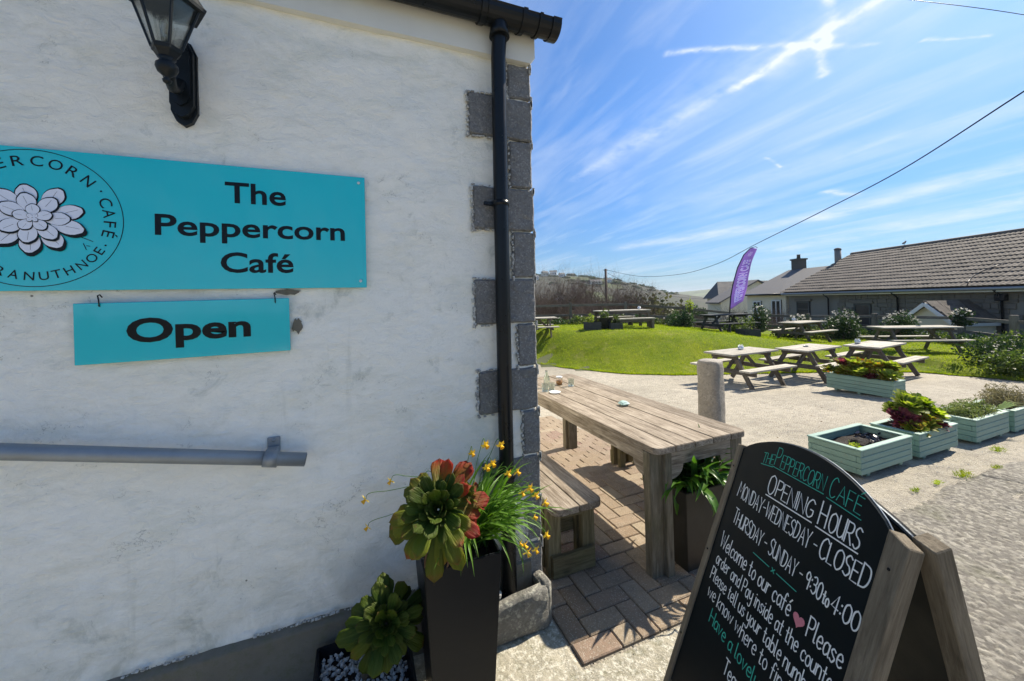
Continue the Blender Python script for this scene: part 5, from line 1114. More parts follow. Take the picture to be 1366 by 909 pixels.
def cloud(name, label, cat, loc, n, rx, ry, rz, lw, ll, m, seed=0, group=None, parent=None, bias=.45):
    o = tris(name, leafcloud(n, rx, ry, rz, lw, ll, seed, bias), m, parent, Matrix.Translation(loc))
    if label: tag(o, label, cat, group)
    return o
def rosette_small(seed, Rr, n, m):
    """small joined aeonium head"""
    rs = random.Random(seed); V = []
    for i in range(n):
        t = (i+.5)/n; a = i*R(137.5); tilt = R(8+80*t**.8+rs.uniform(-8, 8)); ln = Rr*(.25+.8*t**.6)*rs.uniform(.8, 1.15); rad = Vector((math.cos(a), math.sin(a), 0)); ax = Vector((0, 0, 1))
        d = ax*math.cos(tilt)+rad*math.sin(tilt); s = d.cross(ax if abs(d.z) < .9 else rad).normalized(); up_ = s.cross(d); w = ln*.27
        b = rad*.01; m1 = b+d*ln*.6; tip = b+d*ln*1.0+up_*ln*.05
        V += [[b-s*w*.3, b+s*w*.3, m1+s*w-up_*ln*.0, m1-up_*ln*.08], [b-s*w*.3, m1-up_*ln*.08, m1-up_*ln*.08, m1-s*w], [m1-s*w, m1-up_*ln*.08, tip, tip-s*w*.5], [m1-up_*ln*.08, m1+s*w, tip+s*w*.5, tip]]
    return np.array([[list(q) for q in t] for t in V])
AM = {}
for nm, m in (('mixed', M_CROP), ('purple', M_CROPP), ('lime', M_CROPG)):
    for k in range(3):
        o = tris('aeonium', rosette_small(k*7+3, 1.0, 40+6*k, m), m); AM[(nm, k)] = o.data; bpy.data.objects.remove(o)
def head(kind, k, x, y, z, r, label, group, ax=None):
    o = link('aeonium', AM[(kind, k)]); q = Vector(ax or (random.uniform(-.5, .5), random.uniform(-.7, .2), 1)).to_track_quat('Z', 'Y').to_matrix().to_4x4(); q.translation = (x, y, z); o.matrix_local = q @ Matrix.Rotation(random.uniform(0, 6), 4, 'Z') @ Matrix.Scale(r, 4); return tag(o, label, 'succulent', group)
zb = zpatio(7.0)+.26; random.seed(21)
kinds = ['mixed', 'lime', 'lime', 'mixed', 'purple', 'lime', 'mixed', 'lime', 'mixed', 'lime', 'mixed', 'mixed', 'lime', 'mixed', 'lime', 'purple', 'mixed', 'lime', 'mixed', 'lime', 'mixed', 'lime']
for i, kd in enumerate(kinds):
    y = 4.66-(i/len(kinds))*.96; row = i % 3
    nm = {'mixed': 'red tipped aeonium head crowded in the long teal planter', 'lime': 'lime green aeonium head crowded in the long teal planter', 'purple': 'dark purple aeonium head crowded in the long teal planter'}[kd]
    head(kd, i % 3, 8.67+(-.13, 0, .13)[row]+random.uniform(-.03, .03), y+random.uniform(-.02, .02), zb+.06+(.02, .20, .12)[row]+random.uniform(-.03, .07), random.uniform(.12, .17), nm, 'aeonium heads in the long teal planter')
cloud('aeonium_leaves', 'dense undergrowth of small aeonium leaves filling the long teal planter', 'succulent', (8.67, 4.19, zb-.07), 1600, .17, .47, .19, .035, .06, M_CROP, 5)
for i, (dx, dy, dz, kd, r) in enumerate([(-.22, -.02, .14, 'purple', .14), (-.24, -.1, .07, 'mixed', .12), (-.1, .0, .25, 'lime', .14), (.0, .05, .30, 'lime', .13), (.1, -.02, .26, 'lime', .14), (.2, .02, .18, 'mixed', .13), (.24, -.08, .12, 'purple', .10), (.0, -.1, .14, 'mixed', .13), (.1, -.13, .07, 'purple', .11), (.17, -.1, .17, 'lime', .12), (-.1, -.12, .10, 'mixed', .12), (.04, .02, .2, 'mixed', .14), (-.16, .08, .2, 'lime', .12)]):
    nm = {'mixed': 'red tipped aeonium head in the second teal planter', 'lime': 'lime green aeonium head in the second teal planter', 'purple': 'dark purple aeonium head in the second teal planter'}[kd]
    head(kd, i % 3, 5.33+dx, 2.165+dy, .17+dz, r, nm, 'aeonium heads in the second teal planter', (dx*2.2, dy*2-.4, 1))
cloud('aeonium_leaves', 'dark small aeonium leaves filling the second teal planter', 'succulent', (5.33, 2.165, .12), 500, .27, .12, .14, .03, .055, M_CROPP, 6)
tube('flower_stalk', [(5.42, 2.13, .2), (5.44, 2.12, .36), (5.49, 2.12, .47)], .010, M_CROPP, None, 6)['label'] = 'thick brown aeonium stalk rising from the second teal planter'; bpy.data.objects['flower_stalk']['category'] = 'plant stalk'
# first planter: sparse dark seedlings and a lump of turf
cloud('seedling_plant', 'dark glossy seedling plants in the nearest teal planter', 'plant', (4.52, 2.17, .175), 110, .19, .10, .035, .035, .05, plain('dark_purple_leaf', (.022, .02, .028), .3, var=.3, spec=.8), 8)
cloud('seedling_plant', 'small yellow green weed on the soil of the nearest teal planter', 'plant', (4.22, 2.12, .17), 60, .06, .05, .03, .018, .035, M_CROPG, 9)
o = stone('turf_lump', 4.26, 4.44, 2.09, 2.21, .155, .225, M_SOIL, None, .015, .03, 4, 4); tag(o, 'brown lump of dried turf in the nearest teal planter', 'turf')
cloud('herb_plant', 'low grey green herb cushion filling the third teal planter', 'herbs', (6.46, 2.15, .16), 2600, .36, .17, .09, .010, .05, leafmat('herb_leaves', [(0, (.05, .08, .02)), (.5, (.13, .17, .05)), (1, (.26, .28, .11))], .6, .35, axis=None), 12)
cloud('heather_plant', 'wispy brown green heather in the fourth teal planter', 'heather', (7.46, 2.17, .13), 2600, .40, .18, .14, .008, .07, leafmat('heather_leaves', [(0, (.06, .05, .03)), (.5, (.13, .12, .06)), (1, (.22, .19, .11))], .7, .3, axis=None), 13)
V = []
for k in range(26):
    a = random.uniform(-.6, .4); b = Vector((6.82, 2.05, .19)); d = Vector((math.cos(a), math.sin(a)*.8-.3, .55)); L_ = random.uniform(.14, .3); s = Vector((-d.y, d.x, 0)).normalized()*.007; p1 = b+d*L_*.6; p2 = b+d*L_+Vector((0, 0, -.25*L_)); V += [[b-s, b+s, p1+s, p1-s], [p1-s, p1+s, p2+s*.1, p2-s*.1]]
tag(tris('grass_spray', np.array([[list(q) for q in t] for t in V]), M_AGA), 'arching green grass blades between the third and fourth teal planters', 'grass plant')

# ============================================================ PICNIC TABLES
def picnic(label, X, D, ang, L, mt, ml, h=.74, detail=True, group='wooden picnic tables around the lawn', zo=0.):
    w = WG(X, D); e = empty('picnic_table', label, 'picnic table', (w.x, w.y, w.z+zo), -YAW+R(ang), group)
    n, wt = 5, .70
    for i in range(n):
        y = -wt/2+wt*(i+.5)/n; plank('plank', (-L/2+random.uniform(-.004, .004), y, h-.018), (L/2, y, h-.018), wt/n-.008, .036, mt, e)
    for s in (-1, 1):
        for k in (0, 1): y = s*(.60+(.062 if k else -.062)); plank('seat_plank', (-L/2, y, .425), (L/2, y, .425), .114, .036, mt, e)
    for s in (-1, 1):
        x = s*(L/2-.26)
        for q in (-1, 1): plank('leg', (x, q*.60, 0), (x, q*.20, h-.037), .09, .045, ml, e, (1, 0, 0))
        plank('seat_rail', (x+s*.046, -.70, .36), (x+s*.046, .70, .36), .044, .095, ml, e); plank('top_rail', (x+s*.046, -.30, h-.08), (x+s*.046, .30, h-.08), .044, .08, ml, e)
        plank('brace', (x-s*.03, 0, .36), (x-s*.40, 0, h-.05), .07, .04, ml, e, (0, 1, 0))
    return e
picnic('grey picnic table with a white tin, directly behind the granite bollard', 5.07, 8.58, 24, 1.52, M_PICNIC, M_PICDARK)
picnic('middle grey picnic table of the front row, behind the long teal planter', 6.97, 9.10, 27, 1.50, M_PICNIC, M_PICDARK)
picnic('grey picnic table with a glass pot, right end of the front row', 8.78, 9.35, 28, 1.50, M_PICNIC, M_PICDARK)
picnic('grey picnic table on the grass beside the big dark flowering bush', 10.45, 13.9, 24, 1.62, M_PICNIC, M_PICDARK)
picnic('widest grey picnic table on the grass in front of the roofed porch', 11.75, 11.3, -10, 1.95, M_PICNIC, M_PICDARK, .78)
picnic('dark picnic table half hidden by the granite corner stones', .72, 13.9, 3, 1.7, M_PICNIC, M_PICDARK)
picnic('dark stained picnic table below the purple flag', 7.95, 14.4, 12, 1.75, M_BLACKWOOD, M_BLACKWOOD)
# plain long table and its bench on the crest of the lawn
def slab_table(name, label, cat, X, D, ang, L, w, h, mt, ml, n=4):
    q = WG(X, D); e = empty(name, label, cat, tuple(q), -YAW+R(ang))
    for i in range(n): y = -w/2+w*(i+.5)/n; plank('plank', (-L/2, y, h-.02), (L/2, y, h-.02), w/n-.008, .04, mt, e)
    for s in (-1, 1):
        for q_ in (-1, 1): plank('leg', (s*(L/2-.08), q_*(w/2-.06), 0), (s*(L/2-.08), q_*(w/2-.06), h-.041), .09, .09, ml, e, (1, 0, 0))
        if w < .5: plank('end_panel', (s*(L/2-.08), -w/2+.11, h*.5), (s*(L/2-.08), w/2-.11, h*.5), .03, h*.7, ml, e)
    for s in (-1, 1): plank('apron', (-L/2+.13, s*(w/2-.05), h-.09), (L/2-.13, s*(w/2-.05), h-.09), .03, .09, ml, e)
    return e
slab_table('garden_table', 'long plain wooden table on the crest of the lawn', 'table', 4.05, 14.3, 8, 1.95, .75, .69, M_PICNIC, M_PICDARK)
slab_table('bench', 'low bench with solid ends in front of the lawn crest table', 'bench', 4.25, 13.5, 6, 1.45, .30, .42, M_PICNIC, M_PICDARK, 2)
slab_table('bench', 'low bench on the far side of the lawn crest table', 'bench', 3.9, 15.0, 8, 1.6, .30, .42, M_PICNIC, M_PICDARK, 2)
# pots on the tables
def table_pot(label, X, D, h, m, kind='tin'):
    w = WG(X, D, h); e = empty('condiment_pot', label, 'pot', (w.x, w.y, w.z+.001), 0, 'condiment pots on the picnic tables')
    lathe('cup', [(.052, 0), (.055, .004), (.058, .085), (.054, .085), (.05, .01)], m, e, 14)
    for k in range(5): tube('packet', [(.02*math.cos(k*1.3), .02*math.sin(k*1.3), .02), (.036*math.cos(k*1.3), .036*math.sin(k*1.3), .115)], .009, M_WHITE, e, 5)
table_pot('white condiment pot on the table behind the bollard', 5.15, 8.72, .745, M_CUP); table_pot('glassy condiment pot on the right table of the front row', 8.45, 9.45, .745, M_CUP)
table_pot('small pot on the table beside the dark flowering bush', 10.15, 13.9, .745, M_CUP); table_pot('small pot on the plain table on the lawn crest', 4.75, 14.4, .695, M_CUP)
for X, D, lb in ((6.95, 9.15, 'flat dark ashtray on the middle table of the front row'), (11.9, 11.3, 'flat ashtray on the widest picnic table')):
    w = WG(X, D, .745 if X < 10 else .785); e = empty('ashtray', lb, 'ashtray', tuple(w)); lathe('dish', [(.05, 0), (.055, .022), (.045, .022), (.04, .006)], M_GALV, e, 14)
# low dark pots on the grass
def dark_box(label, X, D, w_, h, m=M_BLACKWOOD, rot=0, wb=None):
    q = WG(X, D); return tapered_pot('grass_planter', label, q.x, q.y, q.z-.02, w_, wb or w_, h, m, .02, rot=-YAW+rot)
dark_box('low black square planter left of the tapered pot on the lawn', 2.78, 13.45, .52, .34); dark_box('tapered black pot between two low planters on the lawn', 3.22, 13.55, .42, .46, M_BLACKPL, 0, .30); dark_box('low black square planter below the bench on the lawn', 3.55, 13.3, .40, .30)
dark_box('black square planter on the grass below the flag', 8.15, 13.35, .55, .30)
for X, D, z, s, mm, lb in ((2.72, 13.45, .30, .16, M_CROPG, 'yellow green plant in the left black lawn planter'), (3.25, 13.55, .42, .17, M_BUSHL, 'leafy green plant in the tapered lawn pot'), (3.58, 13.3, .28, .14, M_BUSHL, 'pale leafed plant in the black lawn planter by the bench'), (8.15, 13.35, .27, .26, M_BUSHL, 'spindly shrub in the black planter below the flag')):
    cloud('potted_plant', lb, 'plant', WG(X, D, z), 260, s, s, s*1.1, .035, .06, mm, int(X*10))

# ============================================================ FENCE, SHRUBS, HEDGE
FP = [(13.9, 6.0), (13.9, 8.2), (14.2, 10.9), (15.15, 13.0), (14.2, 15.1), (12.3, 16.0), (10, 16.5), (7.5, 16.8), (5, 17.0), (2.6, 17.2), (.3, 17.4), (-2.2, 17.6), (-4.7, 17.8)]
fe = empty('post_and_rail_fence', 'weathered post and rail fence running behind the lawn', 'fence', tuple(WG(5, 17)))
fo = Vector(fe.location)
for i, (X, D) in enumerate(FP):
    b = WG(X, D)-fo; hh = 1.06 if 1 <= i <= 3 else .98; wd_ = .15 if i < 5 else .10
    plank('post', b+Vector((0, 0, -.1)), b+Vector((0, 0, hh)), wd_, wd_, M_FENCE, fe, (1, 0, 0))
    if i < len(FP)-1:
        c = WG(*FP[i+1])-fo; h2 = hh
        for z in (.86, .42): plank('rail', b+Vector((0, 0, z)), c+Vector((0, 0, z)), .045, .10, M_FENCE, fe)
def bush(name, label, cat, X, D, n, rx, ry, rz, m, seed, fl=0, lw=.045, ll=.08, dz=0, group=None, fm=None):
    w = WG(X, D, dz); e = empty(name, label, cat, tuple(w), -YAW, group)
    tris('foliage', leafcloud(n, rx, ry, rz, lw, ll, seed, .38), m, e)
    tube('stem', [(0, 0, -.1), (.03, .02, rz*.5), (.0, .05, rz*1.2)], [.04, .03, .015], M_TWIG, e, 6)
    if fl:
        r = np.random.default_rng(seed+1); V = []
        for k in range(fl):
            u = r.normal(size=3); u[2] = abs(u[2])*1.1+.25; u /= np.linalg.norm(u); c = u*np.array([rx, ry, rz])*r.uniform(.88, 1.15); c[2] += rz*.78
            q = leafcloud(9, .034, .034, .028, .026, .034, k, .5); q += c; V.append(q)
        tris('flower_heads', np.concatenate(V), fm or M_FLOWERW, e)['kind'] = 'stuff'
    return e
bush('flowering_bush', 'big rounded dark bush topped with pale dead flower heads', 'bush', 12.6, 14.7, 3600, .62, .55, .62, M_BUSH, 1, 60)
bush('flowering_bush', 'dark bush with white heads left of the porch roof', 'bush', 14.0, 13.9, 2200, .50, .45, .45, M_BUSH, 2, 75, dz=.25)
bush('flowering_bush', 'dark upright bush in front of the cream house windows', 'bush', 10.2, 15.9, 1800, .34, .34, .60, M_BUSH, 3, 26, dz=.2)
bush('flowering_bush', 'pale headed bush in front of the grey wall window', 'bush', 11.6, 15.6, 1200, .42, .35, .34, M_BUSH, 4, 40, dz=.35)
bush('flowering_bush', 'dark climber with white heads on the fence post right of the porch', 'bush', 15.15, 12.95, 1500, .26, .24, .30, M_BUSH, 5, 34, dz=.62)
bush('leafy_bush', 'glossy leafed bush with one upright pale shoot left of the flag', 'bush', 6.9, 15.6, 2400, .55, .4, .42, M_BUSH, 6, 0, dz=.0)
bush('leafy_shoot', 'upright yellow green shoot above the glossy bush left of the flag', 'shrub', 7.2, 15.6, 260, .16, .14, .30, M_CROPG, 7, 0, dz=.75)
bush('leafy_bush', 'bushy dark green plant behind the dark picnic table', 'bush', 9.1, 15.9, 1700, .55, .35, .40, M_BUSHL, 8, 14)
random.seed(31)
for i in range(13):
    t = i/12; X = -2.6+t*9.4; D = 16.7-.05*X
    bush('undergrowth_plant', 'low leafy undergrowth plant along the foot of the left fence', 'plant', X, D, 620, .55, .35, random.uniform(.16, .28), M_BUSHL if i % 2 else M_BUSH, 40+i, 3, .05, .09, group='low plants along the left fence')
for i in range(10):
    t = i/9; X = 11.2+t*3.4; D = (15.6, 15.4, 15.2, 14.9, 14.5, 14.0, 13.3, 12.6, 11.9, 11.2)[i]; X = (11.0, 11.7, 12.4, 13.2, 13.8, 14.2, 14.5, 14.5, 14.3, 14.0)[i]
    bush('undergrowth_plant', 'bright leafy ground plant along the foot of the right fence', 'plant', X, D, 900, .55, .42, random.uniform(.22, .32), M_BUSHL if i % 4 else M_BUSH, 60+i, 0, .05, .08, group='low plants along the right fence')
for i, (X, D, s) in enumerate(((10.95, 8.3, .62), (11.6, 9.1, .75), (12.6, 9.6, .8), (12.0, 8.2, .8), (11.1, 7.55, .50), (12.9, 8.4, .85))):
    bush('ivy_mound', 'sprawling ivy mound at the right edge of the patio', 'ivy', X, D, 2600, s, s*.8, s*.50, M_BUSH if i % 2 else M_BUSHL, 80+i, 0, .05, .065, group='ivy mounds at the right edge')
# bare hedge shrubs
def bare_shrub(seed, H, Wd, m, leaves):
    rs = random.Random(seed); V = []
    def seg_(a, b, r0, r1):
        d = (b-a).normalized(); x = d.orthogonal().normalized(); y = d.cross(x)
        ra = [a+(x*math.cos(q)+y*math.sin(q))*r0 for q in (0, 2.1, 4.2)]; rb = [b+(x*math.cos(q)+y*math.sin(q))*r1 for q in (0, 2.1, 4.2)]
        for k in range(3): V.append([ra[k], ra[(k+1) % 3], rb[(k+1) % 3], rb[k]])
    def grow(p, d, L_, r, lev):
        n = 3
        for k in range(n):
            d2 = (d+Vector((rs.uniform(-.3, .3), rs.uniform(-.3, .3), rs.uniform(-.08, .22)))).normalized(); q = p+d2*L_/n; seg_(p, q, r, r*.8); p, d, r = q, d2, r*.8
            if lev < 3:
                for _ in range(2 if lev else 3):
                    s = (d+Vector((rs.uniform(-1, 1), rs.uniform(-1, 1), rs.uniform(-.3, .5)))).normalized(); grow(p, s, L_*rs.uniform(.45, .7), r*.65, lev+1)
    for _ in range(10):
        a = rs.uniform(0, 6.28); grow(Vector((rs.uniform(-Wd, Wd)*.6, rs.uniform(-.4, .4), 0)), Vector((math.cos(a)*.45, math.sin(a)*.3, 1)).normalized(), H*rs.uniform(.38, .55), .018, 0)
    return np.array([[list(q) for q in t] for t in V])
SH = []
for k in range(4):
    o = tris('branches', bare_shrub(k, 2.4, 1.0, M_TWIG, 0), (M_TWIG, M_TWIG2)[k % 2]); SH.append(o.data); bpy.data.objects.remove(o)
LVS = []
for k in range(3):
    Q = np.concatenate([leafcloud(6500, 1.2, .6, .75, .011, .15, 90+k, .5), leafcloud(1900, 1.15, .6, .66, .045, .06, 95+k, .5)])
    o = tris('foliage', Q, (M_TWIG, M_TWIG2, M_TWIG)[k]); o.data.materials.append(M_BRAM); mi_ = np.zeros(8400, dtype=np.int32); mi_[6500:] = 1; o.data.polygons.foreach_set('material_index', mi_); LVS.append(o.data); bpy.data.objects.remove(o)
random.seed(77)
def shrub(X, D, s, k, lb, gname, z, zs=1.15):
    e = empty('bare_shrub', lb, 'shrub', tuple(W(X, D, z)), -YAW+random.choice((0, math.pi))+random.uniform(-.3, .3), gname)
    link('branches', SH[k % 4], e, None, Matrix.Diagonal((s, s, s*zs*random.uniform(.8, 1.05), 1))); link('foliage', LVS[k % 3], e, None, Matrix.Diagonal((s, s, s*zs*.9, 1)))
for i in range(11):
    shrub(-6+i*1.15, 19.0+random.uniform(-.5, .7), random.uniform(.84, 1.0)*(1 if i < 9 else .8), i, 'bare brown bramble shrub in the hedge behind the left fence', 'bare shrubs of the hedge', -.15)
for i in range(9):
    shrub(-5+i*1.5, 22.5+random.uniform(-.8, .8), random.uniform(1.3, 1.5)*(1.22 if 4 < i < 8 else 1), i+1, 'taller bare twiggy shrub standing behind the bramble hedge', 'taller bare shrubs behind the hedge', -.6, 1.3)
for i in range(8):
    shrub(5.8+i*1.25, 20.8+random.uniform(-.6, .9), random.uniform(.62, .78), i+2, 'low bare shrub behind the fence between the hedge and the flag', 'low bare shrubs behind the fence', -.75)
for i, (X, D) in enumerate(((13.5, 42), (20, 58), (3, 48), (30, 80), (15, 75), (8, 62), (24, 95))):
    e = empty('scrub_thicket', 'far brown scrub thicket in the valley beyond the hedge', 'thicket', tuple(W(X, D, zvalley(X, D)-.3)), 0, 'scrub thickets in the valley')
    tris('foliage', leafcloud(2600, 7, 4, 2.0, .35, .5, 120+i, .5), M_BRAM, e)
ORDN = ['dark', 'brownish', 'low', 'rounded', 'small']
# trees
def tree(label, X, D, z, rx, rz, n, seed, m=M_BUSH, group=None, ll=.35):
    e = empty('tree', label, 'tree', tuple(W(X, D, z)), 0, group)
    tris('crown', np.concatenate([leafcloud(n//4, rx*.55, rx*.5, rz*.55, ll*.6, ll, seed+q, .42)+np.array([rx*.5*math.cos(q*1.7), rx*.3*math.sin(q*1.7), rz*(.25+.12*(q % 3))]) for q in range(4)]), m, e)
    tube('trunk', [(0, 0, -1), (.05, 0, rz*.4), (0, .1, rz)], [rx*.07, rx*.05, rx*.02], M_TWIG2, e, 7); return e
tree('dark rounded evergreen tree between the hedge and the cream house', 27.2, 56, -3.2, 2.4, 2.3, 5200, 3); tree('smaller dark tree touching the left side of the rounded evergreen', 25.0, 57, -3.6, 1.8, 1.8, 3600, 9)
tree('small green tree far behind the low shrubs', 14.6, 40, -2.2, .9, .9, 1600, 13, M_BUSHL)
for i, (X, D, s) in enumerate(((30, 440, 7), (44, 450, 6), (70, 452, 8), (92, 448, 8), (101, 446, 6), (60, 420, 6), (120, 440, 7), (150, 445, 6), (76, 400, 6), (20, 410, 7), (108, 400, 7), (132, 420, 5))):
    tree('dark tree clump on the far scrubby hillside', X, D, hillz(X, D)-1.5, s*.8, s*.36, 700, 200+i, M_BUSH, 'tree clumps on the far hillside', 1.6)
rq = random.Random(61)
for i in range(60):
    X, D = rq.uniform(10, 170), rq.uniform(370, 455); s_ = rq.uniform(3, 7)
    tree(ORDN[i//12]+' band of small hedgerow trees scattered over the far hillside', X, D, hillz(X, D)-1.2, s_, s_*.35, 240, 400+i, (M_BUSH, M_BRAM)[i % 2], 'hedgerow trees on the far hillside', 1.3)
# hillside houses
def hill_house(label, X, D, w_, d_, h, m, mr, rot, chim=False):
    w_, d_, h = w_*.72, d_*.72, h*.68
    z = hillz(X, D); e = empty('hillside_house', label, 'house', tuple(W(X, D, z-.5)), -YAW+R(rot)); box('wall', (0, 0, h/2), (w_, d_, h), m, e, 0)
    v = [(-w_/2-.3, -d_/2-.3, h), (w_/2+.3, -d_/2-.3, h), (w_/2+.3, d_/2+.3, h), (-w_/2-.3, d_/2+.3, h), (-w_/2-.3, 0, h+d_*.32), (w_/2+.3, 0, h+d_*.32)]
    pydata('roof', v, [(0, 1, 5, 4), (2, 3, 4, 5), (1, 2, 5), (3, 0, 4), (3, 2, 1, 0)], mr, e)
    for k in range(3): box('window', (-w_*.3+k*w_*.3, -d_/2-.02, h*.55), (w_*.14, .12, h*.3), M_WINGL, e, 0)
hs = [(24, 405, 12, 8, 5, 2, 'left most pale house on the far hillside by the corner stones'), (37, 425, 9, 8, 6, 20, 'narrow white house just right of the left most hillside house'), (47, 432, 11, 8, 7, -10, 'tallest white house near the top of the far hillside'), (56, 428, 8, 7, 5, 15, 'small pale gabled house right of the tallest hillside house'),
      (86, 395, 17, 9, 4, 5, 'long low white house lower right on the far hillside'), (103, 405, 6, 6, 5, 0, 'small pink house at the right end of the hillside houses'), (40, 330, 7, 6, 5, 30, 'pale house low down among the scrub on the hillside'), (71, 455, 9, 7, 4, -5, 'pale grey house on the skyline of the far hillside')]
for i, (X, D, w_, d_, h, r, lb) in enumerate(hs): hill_house(lb, X, D, w_, d_, h, (M_WHITE, M_CREAM, M_WHITE)[i % 3], M_SLATE, r)

# ============================================================ HOUSES ON THE RIGHT (local x = yard X, local y = yard D)
def house_root(name, label, X, D, z=0): return empty(name, label, 'house', tuple(W(X, D, z)), -YAW)
XW, ZE = 17.0, 1.62
sh_ = house_root('stone_bungalow', 'long low stone bungalow with brown tiled roof', XW, 0)
box('wall', (4, 16.6, (ZE-1.4)/2), (7.9, 14.2, ZE+1.4), M_GREYR, sh_, 0)
bm = bmesh.new(); random.seed(5); z = -1.35; row = 0
wins = [(14.55, 15.5, -1.2, .95), (22.0, 23.0, .05, 1.15), (18.25, 19.15, -1.2, 1.05), (11.5, 12.75, -1.0, 1.15)]
while z < ZE-.06:
    hh = random.uniform(.13, .24); y = 9.6
    while y < 19.9:
        ll = random.uniform(.18, .55)
        if not any(a-.05 < y+ll and y < b+.05 and c-.05 < z+hh and z < d+.03 for a, b, c, d in wins): bbox(bm, (.035, y+ll/2, z+hh/2), (.06+random.uniform(0, .03), ll-.02, hh-.02), None, .012)
        y += ll
    z += hh
frombm('stonework', bm, M_STONE, sh_)['kind'] = 'stuff'
for a, b, c, d in wins:
    f_ = box('window', (.03, (a+b)/2, (c+d)/2), (.06, b-a, d-c), M_WINGL, sh_, 0)
    for yy in (-(b-a)/2+.04, (b-a)/2-.04): box('frame', (-.035, yy, 0), (.05, .07, d-c), plain('dark_green_frame', (.05, .06, .055), .6), f_, 0)
    for zz_ in (-(d-c)/2+.03, (d-c)/2-.035): box('frame', (-.034, 0, zz_), (.05, b-a-.15, .06), MATS['dark_green_frame'], f_, 0)
    box('glazing_bar', (-.033, 0, .1), (.03, b-a-.15, .04), MATS['dark_green_frame'], f_, 0); box('lintel', (-.03, 0, (d-c)/2+.08), (.10, b-a+.25, .14), M_STONE, f_, .01)
# roof slope with real tiles
e0, r0 = (-.38, ZE+.05), (4.1, ZE+2.32); nrow = 14; sl = Vector((r0[0]-e0[0], 0, r0[1]-e0[1])); SL = sl.length; sd = sl.normalized(); nrm = Vector((-sd.z, 0, sd.x))
pydata('roof', [(e0[0]+.02, 9.3, e0[1]-.05), (e0[0]+.02, 23.75, e0[1]-.05), (r0[0], 23.75, r0[1]-.03), (r0[0], 9.3, r0[1]-.03), (8.4, 9.3, e0[1]), (8.4, 23.75, e0[1])], [(0, 3, 2, 1), (3, 4, 5, 2), (0, 1, 5, 4)], M_TILE, sh_)
pydata('gable', [(.0, 23.7, ZE), (8, 23.7, ZE), (4.05, 23.7, r0[1]-.08), (0, 23.5, ZE), (8, 23.5, ZE), (4.05, 23.5, r0[1]-.08)], [(0, 1, 2), (5, 4, 3), (0, 2, 5, 3), (1, 4, 5, 2)], M_GREYR, sh_)
tw, gau = .33, SL/nrow; prof = [(0, .018), (.05, .040), (.11, .040), (.16, .018), (.215, .040), (.275, .040), (.322, .018)]
v, f = [], []
for a, lift in ((0, .034), (gau+.05, .004)):
    for y, z in prof: v.append((a, y, z+lift))
    for y, z in prof: v.append((a, y, z+lift-.022))
n7 = 7
for i in range(6): f += [(i, i+1, 14+i+1, 14+i), (i, n7+i, n7+i+1, i+1), (7+i, 21+i, 21+i+1, 7+i+1)]
f += [(0, 14, 21, 7), (6, 13, 27, 20)]
tme = bpy.data.meshes.new('roof_tile'); tme.from_pydata(v, [], f); tme.materials.append(M_TILE); tme.update()
BM = Matrix((sd, Vector((0, 1, 0)), nrm)).transposed().to_4x4()
tl = []
for rw in range(nrow):
    for c in range(44):
        y = 9.3+c*tw; p = Vector((e0[0], y, e0[1]))+sd*(rw*gau); Xv, Dv = XW+p.x, y; vis = Xv/Dv < 1.36
        tl.append((0 if vis else 1, Dv, p))
tl.sort(key=lambda q: (q[0], q[1])); restv, restf = [], []
for k, (_, _, p) in enumerate(tl):
    M = Matrix.Translation(p+nrm*(.012+random.uniform(-.004, .006))) @ BM
    if k < 300: link('roof_tile', tme, sh_, None, M)
    else:
        b = len(restv); restv += [M @ Vector(q) for q in v]; restf += [tuple(b+i for i in q) for q in f]
pydata('far_roof_tiles', restv, restf, M_TILE, sh_)['kind'] = 'stuff'
tube('ridge', [(r0[0], 9.2, r0[1]+.04), (r0[0], 23.8, r0[1]+.04)], .10, M_TILE, sh_, 8)
plank('fascia', (-.30, 9.3, ZE-.04), (-.30, 23.7, ZE-.04), .03, .17, M_FASCIA, sh_); tube('gutter', [(-.40, 9.3, ZE+.0), (-.40, 23.7, ZE-.02)], .06, M_GALV, sh_, 8)
for y in (16.9, 20.6, 13.3): tube('downpipe', [(-.36, y, ZE-.04), (-.08, y, ZE-.3), (-.06, y, -1.3)], .04, M_BLACKPL, sh_, 6)
box('hopper', (-.10, 13.3, ZE-.32), (.2, .28, .24), M_BLACKPL, sh_, .02)
tube('flue', [(3.5, 24.1, ZE+1.4), (3.5, 24.1, 4.28)], .17, plain('grey_flue', (.23, .21, .19), .7), sh_, 12); lathe('flue_cap', [(.17, 0), (.21, .03), (.14, .12), (.02, .15)], M_SLATE, sh_, 12, (3.5, 24.1, 4.28))
tube('roof_cable', [tuple(Vector((e0[0], 14.0, e0[1]))+sd*(k*.35)+nrm*.09+Vector((0, .35*math.sin(k*.6)+k*.02, 0))) for k in range(6)], .014, M_LETTER, sh_, 5)
